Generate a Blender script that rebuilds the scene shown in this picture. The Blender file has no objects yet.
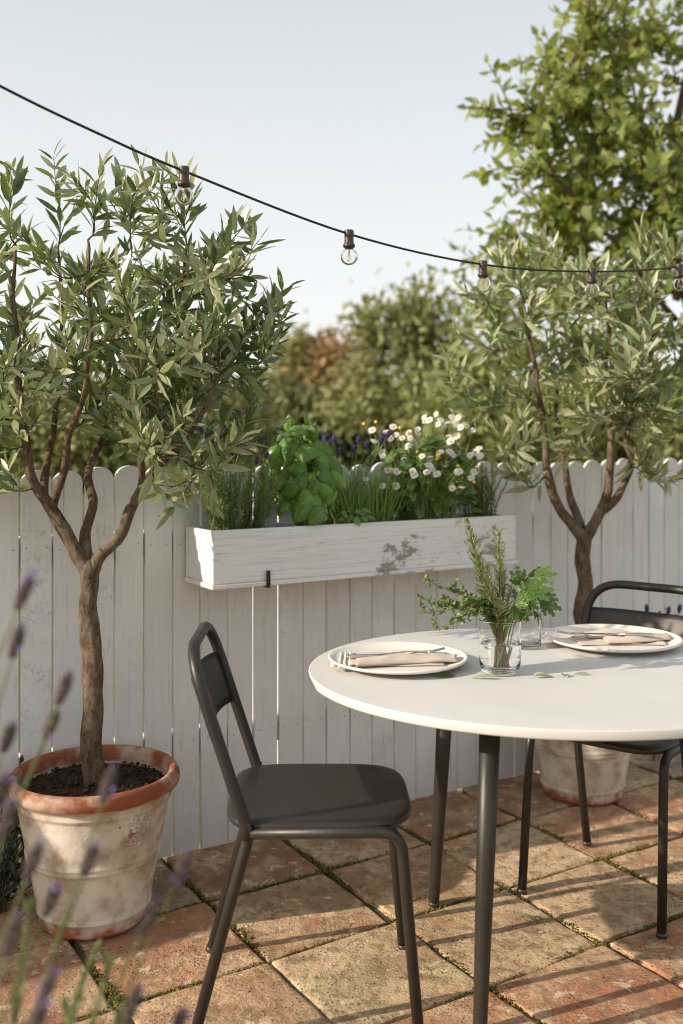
import bpy, math, random
from mathutils import Vector, Matrix, noise
R = math.radians
PI = math.pi
SC = bpy.context.scene
COL = SC.collection

# ------------------------------------------------------------------ camera frame
F, HOR, EYE = 996.0, 438.0, 1.3
def px(x, y, Z):
    """a real point: Z metres ahead of the photographer"""
    return Vector(((x - 341.5) / F * Z, Z, EYE - (y - HOR) / F * Z))
P0 = Vector((-.559, 3.07, 0)); FD = Vector((.854, .521, 0)).normalized(); FN = Vector((.521, -.854, 0)).normalized()
FANG = math.atan2(FD.y, FD.x)
def fen(t, n, z=0.0):
    """along the fence, out from the fence, up"""
    return P0 + FD * t + FN * n + Vector((0, 0, z))

# ------------------------------------------------------------------ node helpers
def new_mat(name):
    m = bpy.data.materials.new(name); m.use_nodes = True
    nt = m.node_tree; nt.nodes.clear()
    out = nt.nodes.new('ShaderNodeOutputMaterial')
    return m, nt, out
def nd(nt, t, **kw):
    n = nt.nodes.new('ShaderNode' + t)
    for k, v in kw.items():
        if k in n.inputs.keys(): n.inputs[k].default_value = v
        else: setattr(n, k, v)
    return n
def lk(nt, a, b): nt.links.new(a, b)
def rgba(c): return (c[0], c[1], c[2], 1)
def ramp(nt, fac, stops, interp='LINEAR'):
    r = nt.nodes.new('ShaderNodeValToRGB'); r.color_ramp.interpolation = interp
    e = r.color_ramp.elements
    while len(e) < len(stops): e.new(.5)
    for k, (p, c) in enumerate(stops):
        e[k].position = p
        e[k].color = rgba(c) if not isinstance(c, (int, float)) else (c, c, c, 1)
    lk(nt, fac, r.inputs[0]); return r.outputs[0]
def mix(nt, fac, a, b, mode='MIX'):
    n = nt.nodes.new('ShaderNodeMix'); n.data_type = 'RGBA'; n.blend_type = mode
    for s, v in ((n.inputs[0], fac), (n.inputs[6], a), (n.inputs[7], b)):
        if hasattr(v, 'links'): lk(nt, v, s)
        elif isinstance(v, (int, float)): s.default_value = v
        else: s.default_value = rgba(v)
    return n.outputs[2]
def math_(nt, op, a, b=None):
    n = nt.nodes.new('ShaderNodeMath'); n.operation = op
    for s, v in ((n.inputs[0], a), (n.inputs[1], b)):
        if v is None: continue
        if hasattr(v, 'links'): lk(nt, v, s)
        else: s.default_value = v
    return n.outputs[0]
def coords(nt, kind='Object', scale=(1, 1, 1), add=None):
    tc = nt.nodes.new('ShaderNodeTexCoord'); mp = nt.nodes.new('ShaderNodeMapping')
    mp.inputs['Scale'].default_value = scale
    lk(nt, tc.outputs[kind], mp.inputs['Vector'])
    if add is not None: lk(nt, add, mp.inputs['Location'])
    return mp.outputs[0]
def noise_(nt, vec, scale, detail=4, rough=.55, dist=0.0):
    n = nd(nt, 'TexNoise', Scale=scale, Detail=detail, Roughness=rough, Distortion=dist)
    lk(nt, vec, n.inputs['Vector']); return n.outputs['Fac']
def voro(nt, vec, scale, feature='F1', out='Distance', rand=1.0):
    n = nd(nt, 'TexVoronoi', feature=feature, Scale=scale, Randomness=rand)
    lk(nt, vec, n.inputs['Vector']); return n.outputs[out]
def bump(nt, h, strength=.3, dist=.01, normal=None):
    b = nd(nt, 'Bump', Strength=strength, Distance=dist); lk(nt, h, b.inputs['Height'])
    if normal is not None: lk(nt, normal, b.inputs['Normal'])
    return b.outputs[0]
def princ(nt, out, color, rough=.5, metal=0.0, normal=None, spec=None, **kw):
    p = nt.nodes.new('ShaderNodeBsdfPrincipled')
    for s, v in (('Base Color', color), ('Roughness', rough), ('Metallic', metal)):
        if hasattr(v, 'links'): lk(nt, v, p.inputs[s])
        elif isinstance(v, (int, float)): p.inputs[s].default_value = v
        else: p.inputs[s].default_value = rgba(v)
    if spec is not None: p.inputs['Specular IOR Level'].default_value = spec
    if normal is not None: lk(nt, normal, p.inputs['Normal'])
    for k, v in kw.items(): p.inputs[k].default_value = v
    if out is not None: lk(nt, p.outputs[0], out.inputs[0])
    return p

# ------------------------------------------------------------------ materials
def leaf_mat(name, c1, c2, back, trans=.3, rough=.45, tcol=None, backness=1.0, spec=.4, hues=None):
    m, nt, out = new_mat(name)
    g = nt.nodes.new('ShaderNodeNewGeometry')
    md = tuple((a + b) * .42 for a, b in zip(c1, c2))
    front = ramp(nt, g.outputs['Random Per Island'], hues) if hues else ramp(nt, g.outputs['Random Per Island'], [(0, tuple(x * .8 for x in c1)), (.35, md), (.78, c2), (1, (min(1, c2[0] * 1.5), min(1, c2[1] * 1.35), c2[2] * 1.3))])
    v = coords(nt, 'Object')
    n = noise_(nt, v, 60, 3)
    front = mix(nt, .35, front, mix(nt, n, tuple(x * .6 for x in c1), tuple(min(1, x * 1.5) for x in c2)))
    col = mix(nt, math_(nt, 'MULTIPLY', g.outputs['Backfacing'], backness), front, back)
    p = princ(nt, None, col, rough, spec=spec, normal=bump(nt, noise_(nt, v, 130, 2), .12, .002))
    t = nt.nodes.new('ShaderNodeBsdfTranslucent')
    tc = tcol or (min(1, c2[0] * 2.2), min(1, c2[1] * 2.0), c2[2] * .8)
    lk(nt, mix(nt, .4, tc, col), t.inputs[0])
    mx = nt.nodes.new('ShaderNodeMixShader'); mx.inputs[0].default_value = trans
    lk(nt, p.outputs[0], mx.inputs[1]); lk(nt, t.outputs[0], mx.inputs[2]); lk(nt, mx.outputs[0], out.inputs[0])
    return m
def simple(name, c, rough=.5, metal=0, var=.15, scale=40, bstr=.1, bdist=.003, spec=None, kind='Object'):
    m, nt, out = new_mat(name); v = coords(nt, kind)
    n = noise_(nt, v, scale, 5)
    col = mix(nt, n, tuple(x * (1 - var) for x in c), tuple(min(1, x * (1 + var)) for x in c))
    princ(nt, out, col, rough, metal, bump(nt, n, bstr, bdist), spec)
    return m
M = {}
def build_mats():
    # fence paint: every picket has its own tone; grain, hairline crackle, knots
    m, nt, out = new_mat('fence_paint'); M['fence'] = m
    oi = nt.nodes.new('ShaderNodeObjectInfo'); rnd = oi.outputs['Random']
    off = nt.nodes.new('ShaderNodeCombineXYZ')
    for s in (0, 1, 2): lk(nt, math_(nt, 'MULTIPLY', rnd, 31.0 + 17 * s), off.inputs[s])
    v = coords(nt, 'Object', (1, 1, 1), off.outputs[0])
    vg = coords(nt, 'Object', (14, 14, .7), off.outputs[0])
    grain = noise_(nt, vg, 9, 6, .65, .4)
    blot = noise_(nt, v, 3.2, 5, .6)
    base = mix(nt, rnd, (.75, .75, .735), (.82, .825, .815))
    base = mix(nt, ramp(nt, blot, [(.35, 0), (.7, 1)]), base, (.67, .665, .64))
    base = mix(nt, ramp(nt, grain, [(.3, .35), (.46, 0)]), base, (.42, .39, .35))
    vc = coords(nt, 'Object', (1, 1, .5), off.outputs[0])
    wob = nt.nodes.new('ShaderNodeMixRGB'); wob.blend_type = 'ADD'; wob.inputs[0].default_value = .045
    nz = nd(nt, 'TexNoise', Scale=30.0, Detail=3.0); lk(nt, vc, nz.inputs['Vector'])
    lk(nt, vc, wob.inputs[1]); lk(nt, nz.outputs['Color'], wob.inputs[2])
    cr = voro(nt, wob.outputs[0], 62, 'DISTANCE_TO_EDGE')
    crl = ramp(nt, cr, [(.0, 1), (.05, 0)])
    patch = ramp(nt, math_(nt, 'ADD', noise_(nt, v, 2.1, 2), math_(nt, 'MULTIPLY', rnd, .22)), [(.68, 0), (.76, 1)])
    crk = math_(nt, 'MULTIPLY', crl, math_(nt, 'MULTIPLY', patch, ramp(nt, noise_(nt, v, 18, 3), [(.40, 0), (.6, 1)])))
    vs = coords(nt, 'Object', (60, 60, 1.1), off.outputs[0])
    slit = ramp(nt, noise_(nt, vs, 2.2, 2, .4), [(.24, 1), (.28, 0)])
    lines = math_(nt, 'MAXIMUM', crk, slit)
    col = mix(nt, math_(nt, 'MULTIPLY', lines, .42), base, (.17, .15, .125))
    sq = nt.nodes.new('ShaderNodeSeparateXYZ'); lk(nt, coords(nt, 'Object'), sq.inputs[0])
    ax_ = math_(nt, 'SUBTRACT', math_(nt, 'ABSOLUTE', sq.outputs[0]), math_(nt, 'ADD', .022, math_(nt, 'MULTIPLY', rnd, .008)))
    zz_ = math_(nt, 'SUBTRACT', math_(nt, 'ABSOLUTE', math_(nt, 'SUBTRACT', sq.outputs[2], .655)), math_(nt, 'ADD', .305, math_(nt, 'MULTIPLY', rnd, .02)))
    nl = math_(nt, 'ADD', math_(nt, 'MULTIPLY', ax_, ax_), math_(nt, 'MULTIPLY', zz_, zz_))
    col = mix(nt, math_(nt, 'LESS_THAN', nl, .0000042), col, (.10, .085, .07))
    low = nt.nodes.new('ShaderNodeSeparateXYZ'); lk(nt, coords(nt, 'Object'), low.inputs[0])
    dirt = ramp(nt, math_(nt, 'ADD', low.outputs[2], math_(nt, 'MULTIPLY', blot, .16)), [(.06, 1), (.26, 0)])
    col = mix(nt, math_(nt, 'MULTIPLY', dirt, .45), col, (.36, .33, .27))
    h = math_(nt, 'SUBTRACT', math_(nt, 'MULTIPLY', grain, .5), lines)
    princ(nt, out, col, .62, 0, bump(nt, h, .45, .0015))
    # window box: worn white paint over brown board
    m, nt, out = new_mat('worn_white_paint'); M['boxpaint'] = m
    v = coords(nt, 'Object'); vg = coords(nt, 'Object', (2.2, 8, 22))
    g1 = noise_(nt, coords(nt, 'Object', (5, 8, 9)), 4.0, 12, .8, .5); g2 = noise_(nt, v, 3.1, 4, .55)
    sb = nt.nodes.new('ShaderNodeSeparateXYZ'); lk(nt, v, sb.inputs[0])
    zx = math_(nt, 'DIVIDE', math_(nt, 'SUBTRACT', sb.outputs[0], .09), .10); zz = math_(nt, 'DIVIDE', math_(nt, 'SUBTRACT', sb.outputs[2], .075), .075)
    zone_ = math_(nt, 'MAXIMUM', math_(nt, 'SUBTRACT', 1.0, math_(nt, 'ADD', math_(nt, 'MULTIPLY', zx, zx), math_(nt, 'MULTIPLY', zz, zz))), 0.0)
    edge_ = ramp(nt, sb.outputs[2], [(.0, .035), (.02, .0)])
    wear = ramp(nt, math_(nt, 'ADD', math_(nt, 'ADD', math_(nt, 'MULTIPLY', g1, g2), edge_), math_(nt, 'MULTIPLY', zone_, .065)), [(.345, 0), (.375, 1)])
    chipn = math_(nt, 'MULTIPLY', ramp(nt, noise_(nt, coords(nt, 'Object', (1, 1.5, 1.6)), 42, 6, .7), [(.655, 0), (.675, 1)]), ramp(nt, noise_(nt, v, 6, 3), [(.44, 0), (.52, 1)]))
    wear = math_(nt, 'MAXIMUM', wear, chipn)
    scr = ramp(nt, noise_(nt, coords(nt, 'Object', (3, 30, 60)), 2.5, 6, .7), [(.33, .8), (.37, 0)])
    gg = noise_(nt, coords(nt, 'Object', (1.2, 40, 55)), 3.0, 7, .7, .2)
    col = mix(nt, g2, (.74, .725, .69), (.83, .82, .80)); col = mix(nt, ramp(nt, gg, [(.36, .5), (.5, 0)]), col, (.50, .46, .40))
    col = mix(nt, wear, col, mix(nt, g1, (.20, .16, .12), (.42, .38, .32)))
    col = mix(nt, scr, col, (.33, .29, .24))
    princ(nt, out, col, .6, 0, bump(nt, math_(nt, 'SUBTRACT', math_(nt, 'ADD', g1, gg), wear), .5, .0025))
    # terracotta with lime wash
    m, nt, out = new_mat('limewashed_terracotta'); M['pot'] = m
    v = coords(nt, 'Object'); sp = nt.nodes.new('ShaderNodeSeparateXYZ'); lk(nt, v, sp.inputs[0])
    n1 = noise_(nt, v, 7, 6, .62); n2 = noise_(nt, v, 40, 4); n3 = noise_(nt, v, 14, 5, .6)
    oi = nt.nodes.new('ShaderNodeObjectInfo')
    z = math_(nt, 'ADD', sp.outputs[2], math_(nt, 'MULTIPLY', math_(nt, 'SUBTRACT', n1, .5), .055))
    rimm = ramp(nt, z, [(.352, 0), (.362, 1)])
    basem = ramp(nt, z, [(.026, 1), (.044, 0)])
    terr = mix(nt, n3, (.20, .055, .028), (.37, .125, .06))
    lime = mix(nt, ramp(nt, n1, [(.32, 0), (.68, 1)]), (.46, .38, .29), (.72, .66, .56))
    lime = mix(nt, ramp(nt, n3, [(.36, .8), (.54, 0)]), lime, (.38, .27, .18))
    rimc = mix(nt, ramp(nt, noise_(nt, v, 10, 4, .55), [(.47, 0), (.60, .8)]), terr, (.50, .39, .30))
    stain = ramp(nt, noise_(nt, v, 16, 3, .5), [(.685, 0), (.70, 1)])
    zone = ramp(nt, sp.outputs[2], [(.20, 0), (.30, 1)])
    lime = mix(nt, math_(nt, 'MULTIPLY', stain, zone), lime, (.30, .07, .03))
    basec = mix(nt, ramp(nt, n3, [(.46, 0), (.6, .85)]), (.33, .10, .05), (.55, .42, .33))
    col = mix(nt, rimm, lime, rimc); col = mix(nt, basem, col, basec)
    pits = ramp(nt, voro(nt, v, 70), [(.0, 0), (.25, 1)])
    h = math_(nt, 'ADD', math_(nt, 'MULTIPLY', n2, .6), math_(nt, 'ADD', n1, math_(nt, 'MULTIPLY', pits, .25)))
    princ(nt, out, col, .85, 0, bump(nt, h, .55, .005), .2)
    # paving tile: own colour comes with each tile
    m, nt, out = new_mat('old_paving_tile'); M['tile'] = m
    at = nt.nodes.new('ShaderNodeAttribute'); at.attribute_name = 'tile_colour'
    v = coords(nt, 'Object')
    n1 = noise_(nt, v, 5, 7, .65, .3); n2 = noise_(nt, v, 26, 6, .7); n3 = noise_(nt, v, 130, 4, .7)
    c = at.outputs['Color']
    big = noise_(nt, v, 2.6, 5, .6, .6)
    c = mix(nt, ramp(nt, big, [(.50, 0), (.60, .8)]), c, (.40, .15, .075))
    c = mix(nt, ramp(nt, noise_(nt, v, 3.3, 6, .7, .4), [(.48, 0), (.66, .6)]), c, (.23, .165, .11))
    col = mix(nt, ramp(nt, n1, [(.46, .0), (.62, .8)]), c, (.72, .53, .33))
    col = mix(nt, ramp(nt, n2, [(.40, .7), (.50, 0)]), col, (.17, .10, .06))
    col = mix(nt, ramp(nt, noise_(nt, v, 11, 6, .7), [(.56, 0), (.61, .7)]), col, (.19, .12, .065))
    col = mix(nt, ramp(nt, noise_(nt, v, 17, 5, .65, .5), [(.59, 0), (.63, .75)]), col, (.80, .66, .45))
    pit = ramp(nt, voro(nt, v, 75), [(.13, 1), (.24, 0)])
    pit = math_(nt, 'MULTIPLY', pit, ramp(nt, noise_(nt, v, 9, 4), [(.48, 0), (.56, 1)]))
    col = mix(nt, math_(nt, 'MULTIPLY', pit, .8), col, (.07, .045, .03))
    col = mix(nt, .25, col, mix(nt, n3, (.20, .125, .065), (.84, .62, .38)))
    h = math_(nt, 'SUBTRACT', math_(nt, 'ADD', math_(nt, 'MULTIPLY', n2, 1.2), math_(nt, 'MULTIPLY', n3, .5)), pit)
    princ(nt, out, col, .82, 0, bump(nt, h, 1.0, .009), .25)
    # joint sand
    m, nt, out = new_mat('joint_earth'); M['joint'] = m
    v = coords(nt, 'Object'); n1 = noise_(nt, v, 8, 5, .6); n2 = noise_(nt, v, 120, 3)
    col = mix(nt, n2, (.06, .05, .035), (.16, .13, .09))
    col = mix(nt, ramp(nt, n1, [(.42, 0), (.6, .9)]), col, (.07, .085, .02))
    princ(nt, out, col, .95, 0, bump(nt, n2, .8, .004), .1)
    M['moss'] = leaf_mat('moss', (.06, .06, .014), (.20, .175, .04), (.08, .08, .025), .15, .8, backness=0, spec=.1)
    # lawn
    m, nt, out = new_mat('lawn_green'); M['lawn'] = m
    v = coords(nt, 'Object'); n1 = noise_(nt, v, .8, 5); n2 = noise_(nt, v, 30, 4)
    princ(nt, out, mix(nt, n2, mix(nt, n1, (.05, .075, .02), (.10, .11, .035)), (.13, .15, .05)), .9, 0, bump(nt, n2, .6, .03), .1)
    # painted metal of chairs and table legs
    m, nt, out = new_mat('bronze_brown_metal'); M['metal'] = m
    v = coords(nt, 'Object'); n = noise_(nt, v, 300, 2); n1 = noise_(nt, v, 9, 4)
    princ(nt, out, mix(nt, n1, (.030, .027, .022), (.042, .037, .031)), ramp(nt, n1, [(.3, .38), (.7, .50)]), .3, bump(nt, n, .08, .0006), .5)
    # table top
    m, nt, out = new_mat('matt_white_top'); M['table'] = m
    v = coords(nt, 'Object'); n = noise_(nt, v, 180, 3); n1 = noise_(nt, v, 5, 4)
    princ(nt, out, mix(nt, n1, (.57, .56, .53), (.64, .63, .60)), ramp(nt, n1, [(.3, .45), (.7, .58)]), 0, bump(nt, n, .06, .0008), .35)
    m, nt, out = new_mat('stoneware'); M['plate'] = m
    v = coords(nt, 'Object'); n = noise_(nt, v, 90, 3); sp_ = ramp(nt, voro(nt, v, 160), [(.03, 1), (.08, 0)])
    c = mix(nt, n, (.70, .655, .585), (.77, .73, .665)); c = mix(nt, math_(nt, 'MULTIPLY', sp_, .35), c, (.35, .27, .2))
    princ(nt, out, c, .42, 0, bump(nt, n, .06, .001), .45)
    # linen
    m, nt, out = new_mat('washed_linen'); M['linen'] = m
    v = coords(nt, 'Object'); w1 = nd(nt, 'TexWave', Scale=420.0, Distortion=1.2, bands_direction='X'); w2 = nd(nt, 'TexWave', Scale=420.0, Distortion=1.2, bands_direction='Y')
    lk(nt, v, w1.inputs['Vector']); lk(nt, v, w2.inputs['Vector'])
    wv = math_(nt, 'ADD', w1.outputs['Fac'], w2.outputs['Fac']); n = noise_(nt, v, 35, 4)
    princ(nt, out, mix(nt, n, (.47, .385, .31), (.60, .51, .425)), .9, 0, bump(nt, math_(nt, 'ADD', wv, math_(nt, 'MULTIPLY', n, 2.0)), .35, .0012), .15, **{'Sheen Weight': .3})
    M['linen_white'] = simple('white_linen_stripe', (.74, .71, .66), .9, var=.1, scale=150, bstr=.3)
    m, nt, out = new_mat('brushed_steel'); M['steel'] = m
    n = noise_(nt, coords(nt, 'Object', (2, 60, 60)), 8, 3)
    princ(nt, out, (.62, .60, .57), ramp(nt, n, [(.3, .16), (.7, .3)]), 1.0, bump(nt, n, .05, .0005))
    def glass(name, c, ior=1.46, rough=0.0):
        m, nt, out = new_mat(name); v = coords(nt, 'Object')
        princ(nt, out, c, rough, 0, None, .5, **{'Transmission Weight': 1.0, 'IOR': ior}); return m
    M['glass'] = glass('clear_glass', (.985, .99, .985)); M['pinkglass'] = glass('faint_pink_glass', (.97, .935, .93))
    M['water'] = glass('water', (.98, .99, .985), 1.33); M['bulbglass'] = glass('bulb_glass', (.99, .985, .97), 1.2)
    M['socket'] = simple('brown_bakelite', (.055, .034, .026), .38, var=.2, scale=80)
    M['cable'] = simple('black_rubber', (.018, .017, .017), .55, var=.2, scale=80)
    M['filament'] = simple('amber_filament', (.80, .66, .44), .4, .2, var=.1)
    M['iron'] = simple('black_iron', (.016, .015, .014), .5, .3)
    # bark
    m, nt, out = new_mat('olive_bark'); M['bark'] = m
    v = coords(nt, 'Object'); vg = coords(nt, 'Object', (1, 1, .35))
    n1 = noise_(nt, v, 13, 6, .65); n2 = noise_(nt, vg, 85, 8, .78, .8)
    kn = ramp(nt, voro(nt, v, 38), [(.05, 1), (.2, 0)])
    col = mix(nt, ramp(nt, n2, [(.36, 0), (.64, 1)]), (.040, .026, .017), (.26, .18, .11)); col = mix(nt, ramp(nt, n1, [(.5, 0), (.62, .6)]), col, (.26, .215, .16))
    col = mix(nt, math_(nt, 'MULTIPLY', kn, ramp(nt, n1, [(.5, 0), (.6, .7)])), col, (.08, .05, .03))
    princ(nt, out, col, .8, 0, bump(nt, math_(nt, 'ADD', n2, math_(nt, 'MULTIPLY', n1, .8)), 1.0, .009), .25)
    M['bark_red'] = simple('reddish_bark', (.11, .06, .038), .85, var=.35, scale=25, bstr=.5)
    M['bark_dark'] = simple('dark_bark', (.075, .055, .04), .9, var=.35, scale=12, bstr=.5)
    M['twig'] = simple('green_twig', (.17, .14, .06), .7, var=.2, scale=60)
    M['soil'] = simple('dark_soil', (.045, .03, .02), .95, var=.5, scale=90, bstr=.9, bdist=.006, spec=.1)
    M['crumb'] = simple('brown_soil_crumb', (.085, .05, .03), .95, var=.5, scale=60, bstr=.5, spec=.1)
    # leaves
    M['olive'] = leaf_mat('olive_leaf', (.034, .066, .030), (.120, .165, .060), (.33, .34, .20), .26, .34, (.36, .46, .10), .8, .6,
      [(0, (.018, .070, .042)), (.25, (.055, .120, .046)), (.5, (.135, .185, .045)), (.75, (.23, .275, .085)), (.93, (.34, .36, .16)), (1, (.48, .47, .30))])
    M['olive_pale'] = leaf_mat('pale_olive_leaf', (.060, .098, .040), (.225, .26, .10), (.37, .385, .23), .30, .38, (.40, .44, .15), .9, .55,
      hues=[(0, (.030, .085, .034)), (.25, (.095, .155, .04)), (.5, (.20, .25, .06)), (.75, (.31, .345, .095)), (.93, (.41, .42, .17)), (1, (.50, .48, .29))])
    M['pear'] = leaf_mat('broad_tree_leaf', (.10, .18, .03), (.28, .365, .07), (.26, .32, .10), .45, .5, (.48, .46, .07))
    M['lime'] = leaf_mat('light_tree_leaf', (.14, .20, .045), (.34, .39, .13), (.30, .34, .14), .45, .5, (.45, .45, .10))
    M['far_green'] = leaf_mat('far_green_leaf', (.16, .185, .06), (.34, .35, .14), (.28, .30, .13), .42, .6, (.30, .28, .06))  # mid-distance leaf tones paled, standing in for haze in the air
    M['far_dark'] = leaf_mat('far_dark_leaf', (.085, .105, .038), (.20, .21, .08), (.15, .17, .07), .35, .6, (.16, .17, .04))
    M['far_rust'] = leaf_mat('autumn_leaf', (.27, .165, .07), (.44, .29, .13), (.34, .23, .11), .3, .6, (.45, .25, .08))
    M['rosemary'] = leaf_mat('rosemary_needle', (.10, .19, .045), (.26, .37, .11), (.24, .30, .17), .35, .45, (.25, .32, .06), .5)
    M['rosemary_tip'] = leaf_mat('fresh_rosemary_needle', (.13, .18, .05), (.27, .32, .12), (.33, .36, .21), .25, .45, (.38, .42, .10), .6)
    M['basil'] = leaf_mat('basil_leaf', (.055, .145, .018), (.16, .30, .04), (.22, .33, .09), .20, .34, (.38, .50, .04), .6, .5)
    M['chive'] = leaf_mat('chive_blade', (.10, .21, .035), (.24, .39, .08), (.10, .17, .04), .25, .42, (.25, .35, .05), .3)
    M['strawleaf'] = leaf_mat('daisy_leaf', (.085, .19, .03), (.20, .33, .065), (.12, .18, .06), .25, .42, (.22, .34, .05), .5)
    M['parsley'] = leaf_mat('parsley_leaf', (.024, .070, .008), (.070, .155, .018), (.09, .15, .03), .14, .4, (.36, .52, .05), .6)
    M['thyme'] = leaf_mat('thyme_leaf', (.07, .14, .025), (.15, .23, .06), (.17, .22, .09), .25, .45, (.25, .36, .06), .5)
    M['thyme_stem'] = simple('reddish_stem', (.26, .12, .06), .6)
    M['herb_stem'] = simple('green_stem', (.20, .26, .07), .55)
    M['petal'] = leaf_mat('white_petal', (.74, .72, .66), (.82, .80, .75), (.74, .72, .66), .25, .6, (.8, .78, .7), 0)
    M['yolk'] = simple('yellow_flower_centre', (.74, .50, .04), .8, var=.3, scale=300, bstr=.6, bdist=.002)
    M['lav_calyx'] = leaf_mat('lavender_calyx', (.10, .075, .075), (.18, .135, .125), (.13, .10, .10), .2, .7, (.25, .16, .22), 0)
    M['lav_petal'] = leaf_mat('lavender_petal', (.22, .13, .50), (.36, .25, .66), (.28, .18, .55), .3, .6, (.5, .35, .85), 0)
    M['lav_deep'] = leaf_mat('deep_lavender', (.055, .040, .11), (.12, .09, .22), (.10, .07, .18), .2, .65, (.2, .12, .4), 0)
    M['lav_leaf'] = leaf_mat('lavender_leaf', (.10, .15, .04), (.20, .24, .09), (.22, .25, .13), .25, .5, (.32, .38, .10), .4)
    M['shrubleaf'] = leaf_mat('dark_glossy_leaf', (.022, .042, .016), (.05, .08, .03), (.06, .085, .04), .15, .35)

# ------------------------------------------------------------------ mesh builder
def ortho(d, hint=None):
    d = d.normalized(); h = hint if hint is not None else (Vector((0, 0, 1)) if abs(d.z) < .9 else Vector((1, 0, 0)))
    s = d.cross(h)
    if s.length < 1e-5: s = d.cross(Vector((1, 0.2, 0.1)))
    s.normalize(); return s, s.cross(d).normalized()
def catmull(pts, per=6):
    pts = [Vector(p) for p in pts]
    if len(pts) < 3:
        return [pts[0].lerp(pts[-1], k / per) for k in range(per + 1)]
    q = [pts[0] * 2 - pts[1]] + pts + [pts[-1] * 2 - pts[-2]]; o = []
    for i in range(1, len(q) - 2):
        for k in range(per):
            t = k / per; a, b, c, d = q[i - 1], q[i], q[i + 1], q[i + 2]
            o.append(.5 * ((2 * b) + (c - a) * t + (2 * a - 5 * b + 4 * c - d) * t * t + (3 * b - a - 3 * c + d) * t ** 3))
    o.append(pts[-1]); return o
def fillet(pts, rad, n=6):
    """polyline with rounded corners; rad one value or one per inner point"""
    pts = [Vector(p) for p in pts]; o = [pts[0]]
    for i in range(1, len(pts) - 1):
        r = rad[i - 1] if isinstance(rad, (list, tuple)) else rad
        a, b, c = pts[i - 1], pts[i], pts[i + 1]
        u = (a - b).normalized(); w = (c - b).normalized(); ang = u.angle(w)
        if ang > 3.05 or r <= 0: o.append(b); continue
        cut = min(r / math.tan(ang / 2), (a - b).length * .49, (c - b).length * .49)
        p, q = b + u * cut, b + w * cut
        for k in range(n + 1):
            t = k / n; o.append(p.lerp(b, t).lerp(b.lerp(q, t), t))
    o.append(pts[-1]); return o
PROF = {
    'lance': lambda t: math.sin(PI * t ** .85) ** .85,
    'ovate': lambda t: math.sin(PI * t ** .62) ** .8,
    'round': lambda t: math.sqrt(max(0, 1 - (2 * t - 1) ** 2)),
    'blade': lambda t: (1 - t) ** .5 if t > .08 else .8,
    'needle': lambda t: min(1, 6 * t + .4) * min(1, (1 - t) * 5),
    'petal': lambda t: math.sin(PI * (t * .86 + .05) ** 1.3) ** .7,
}
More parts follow.
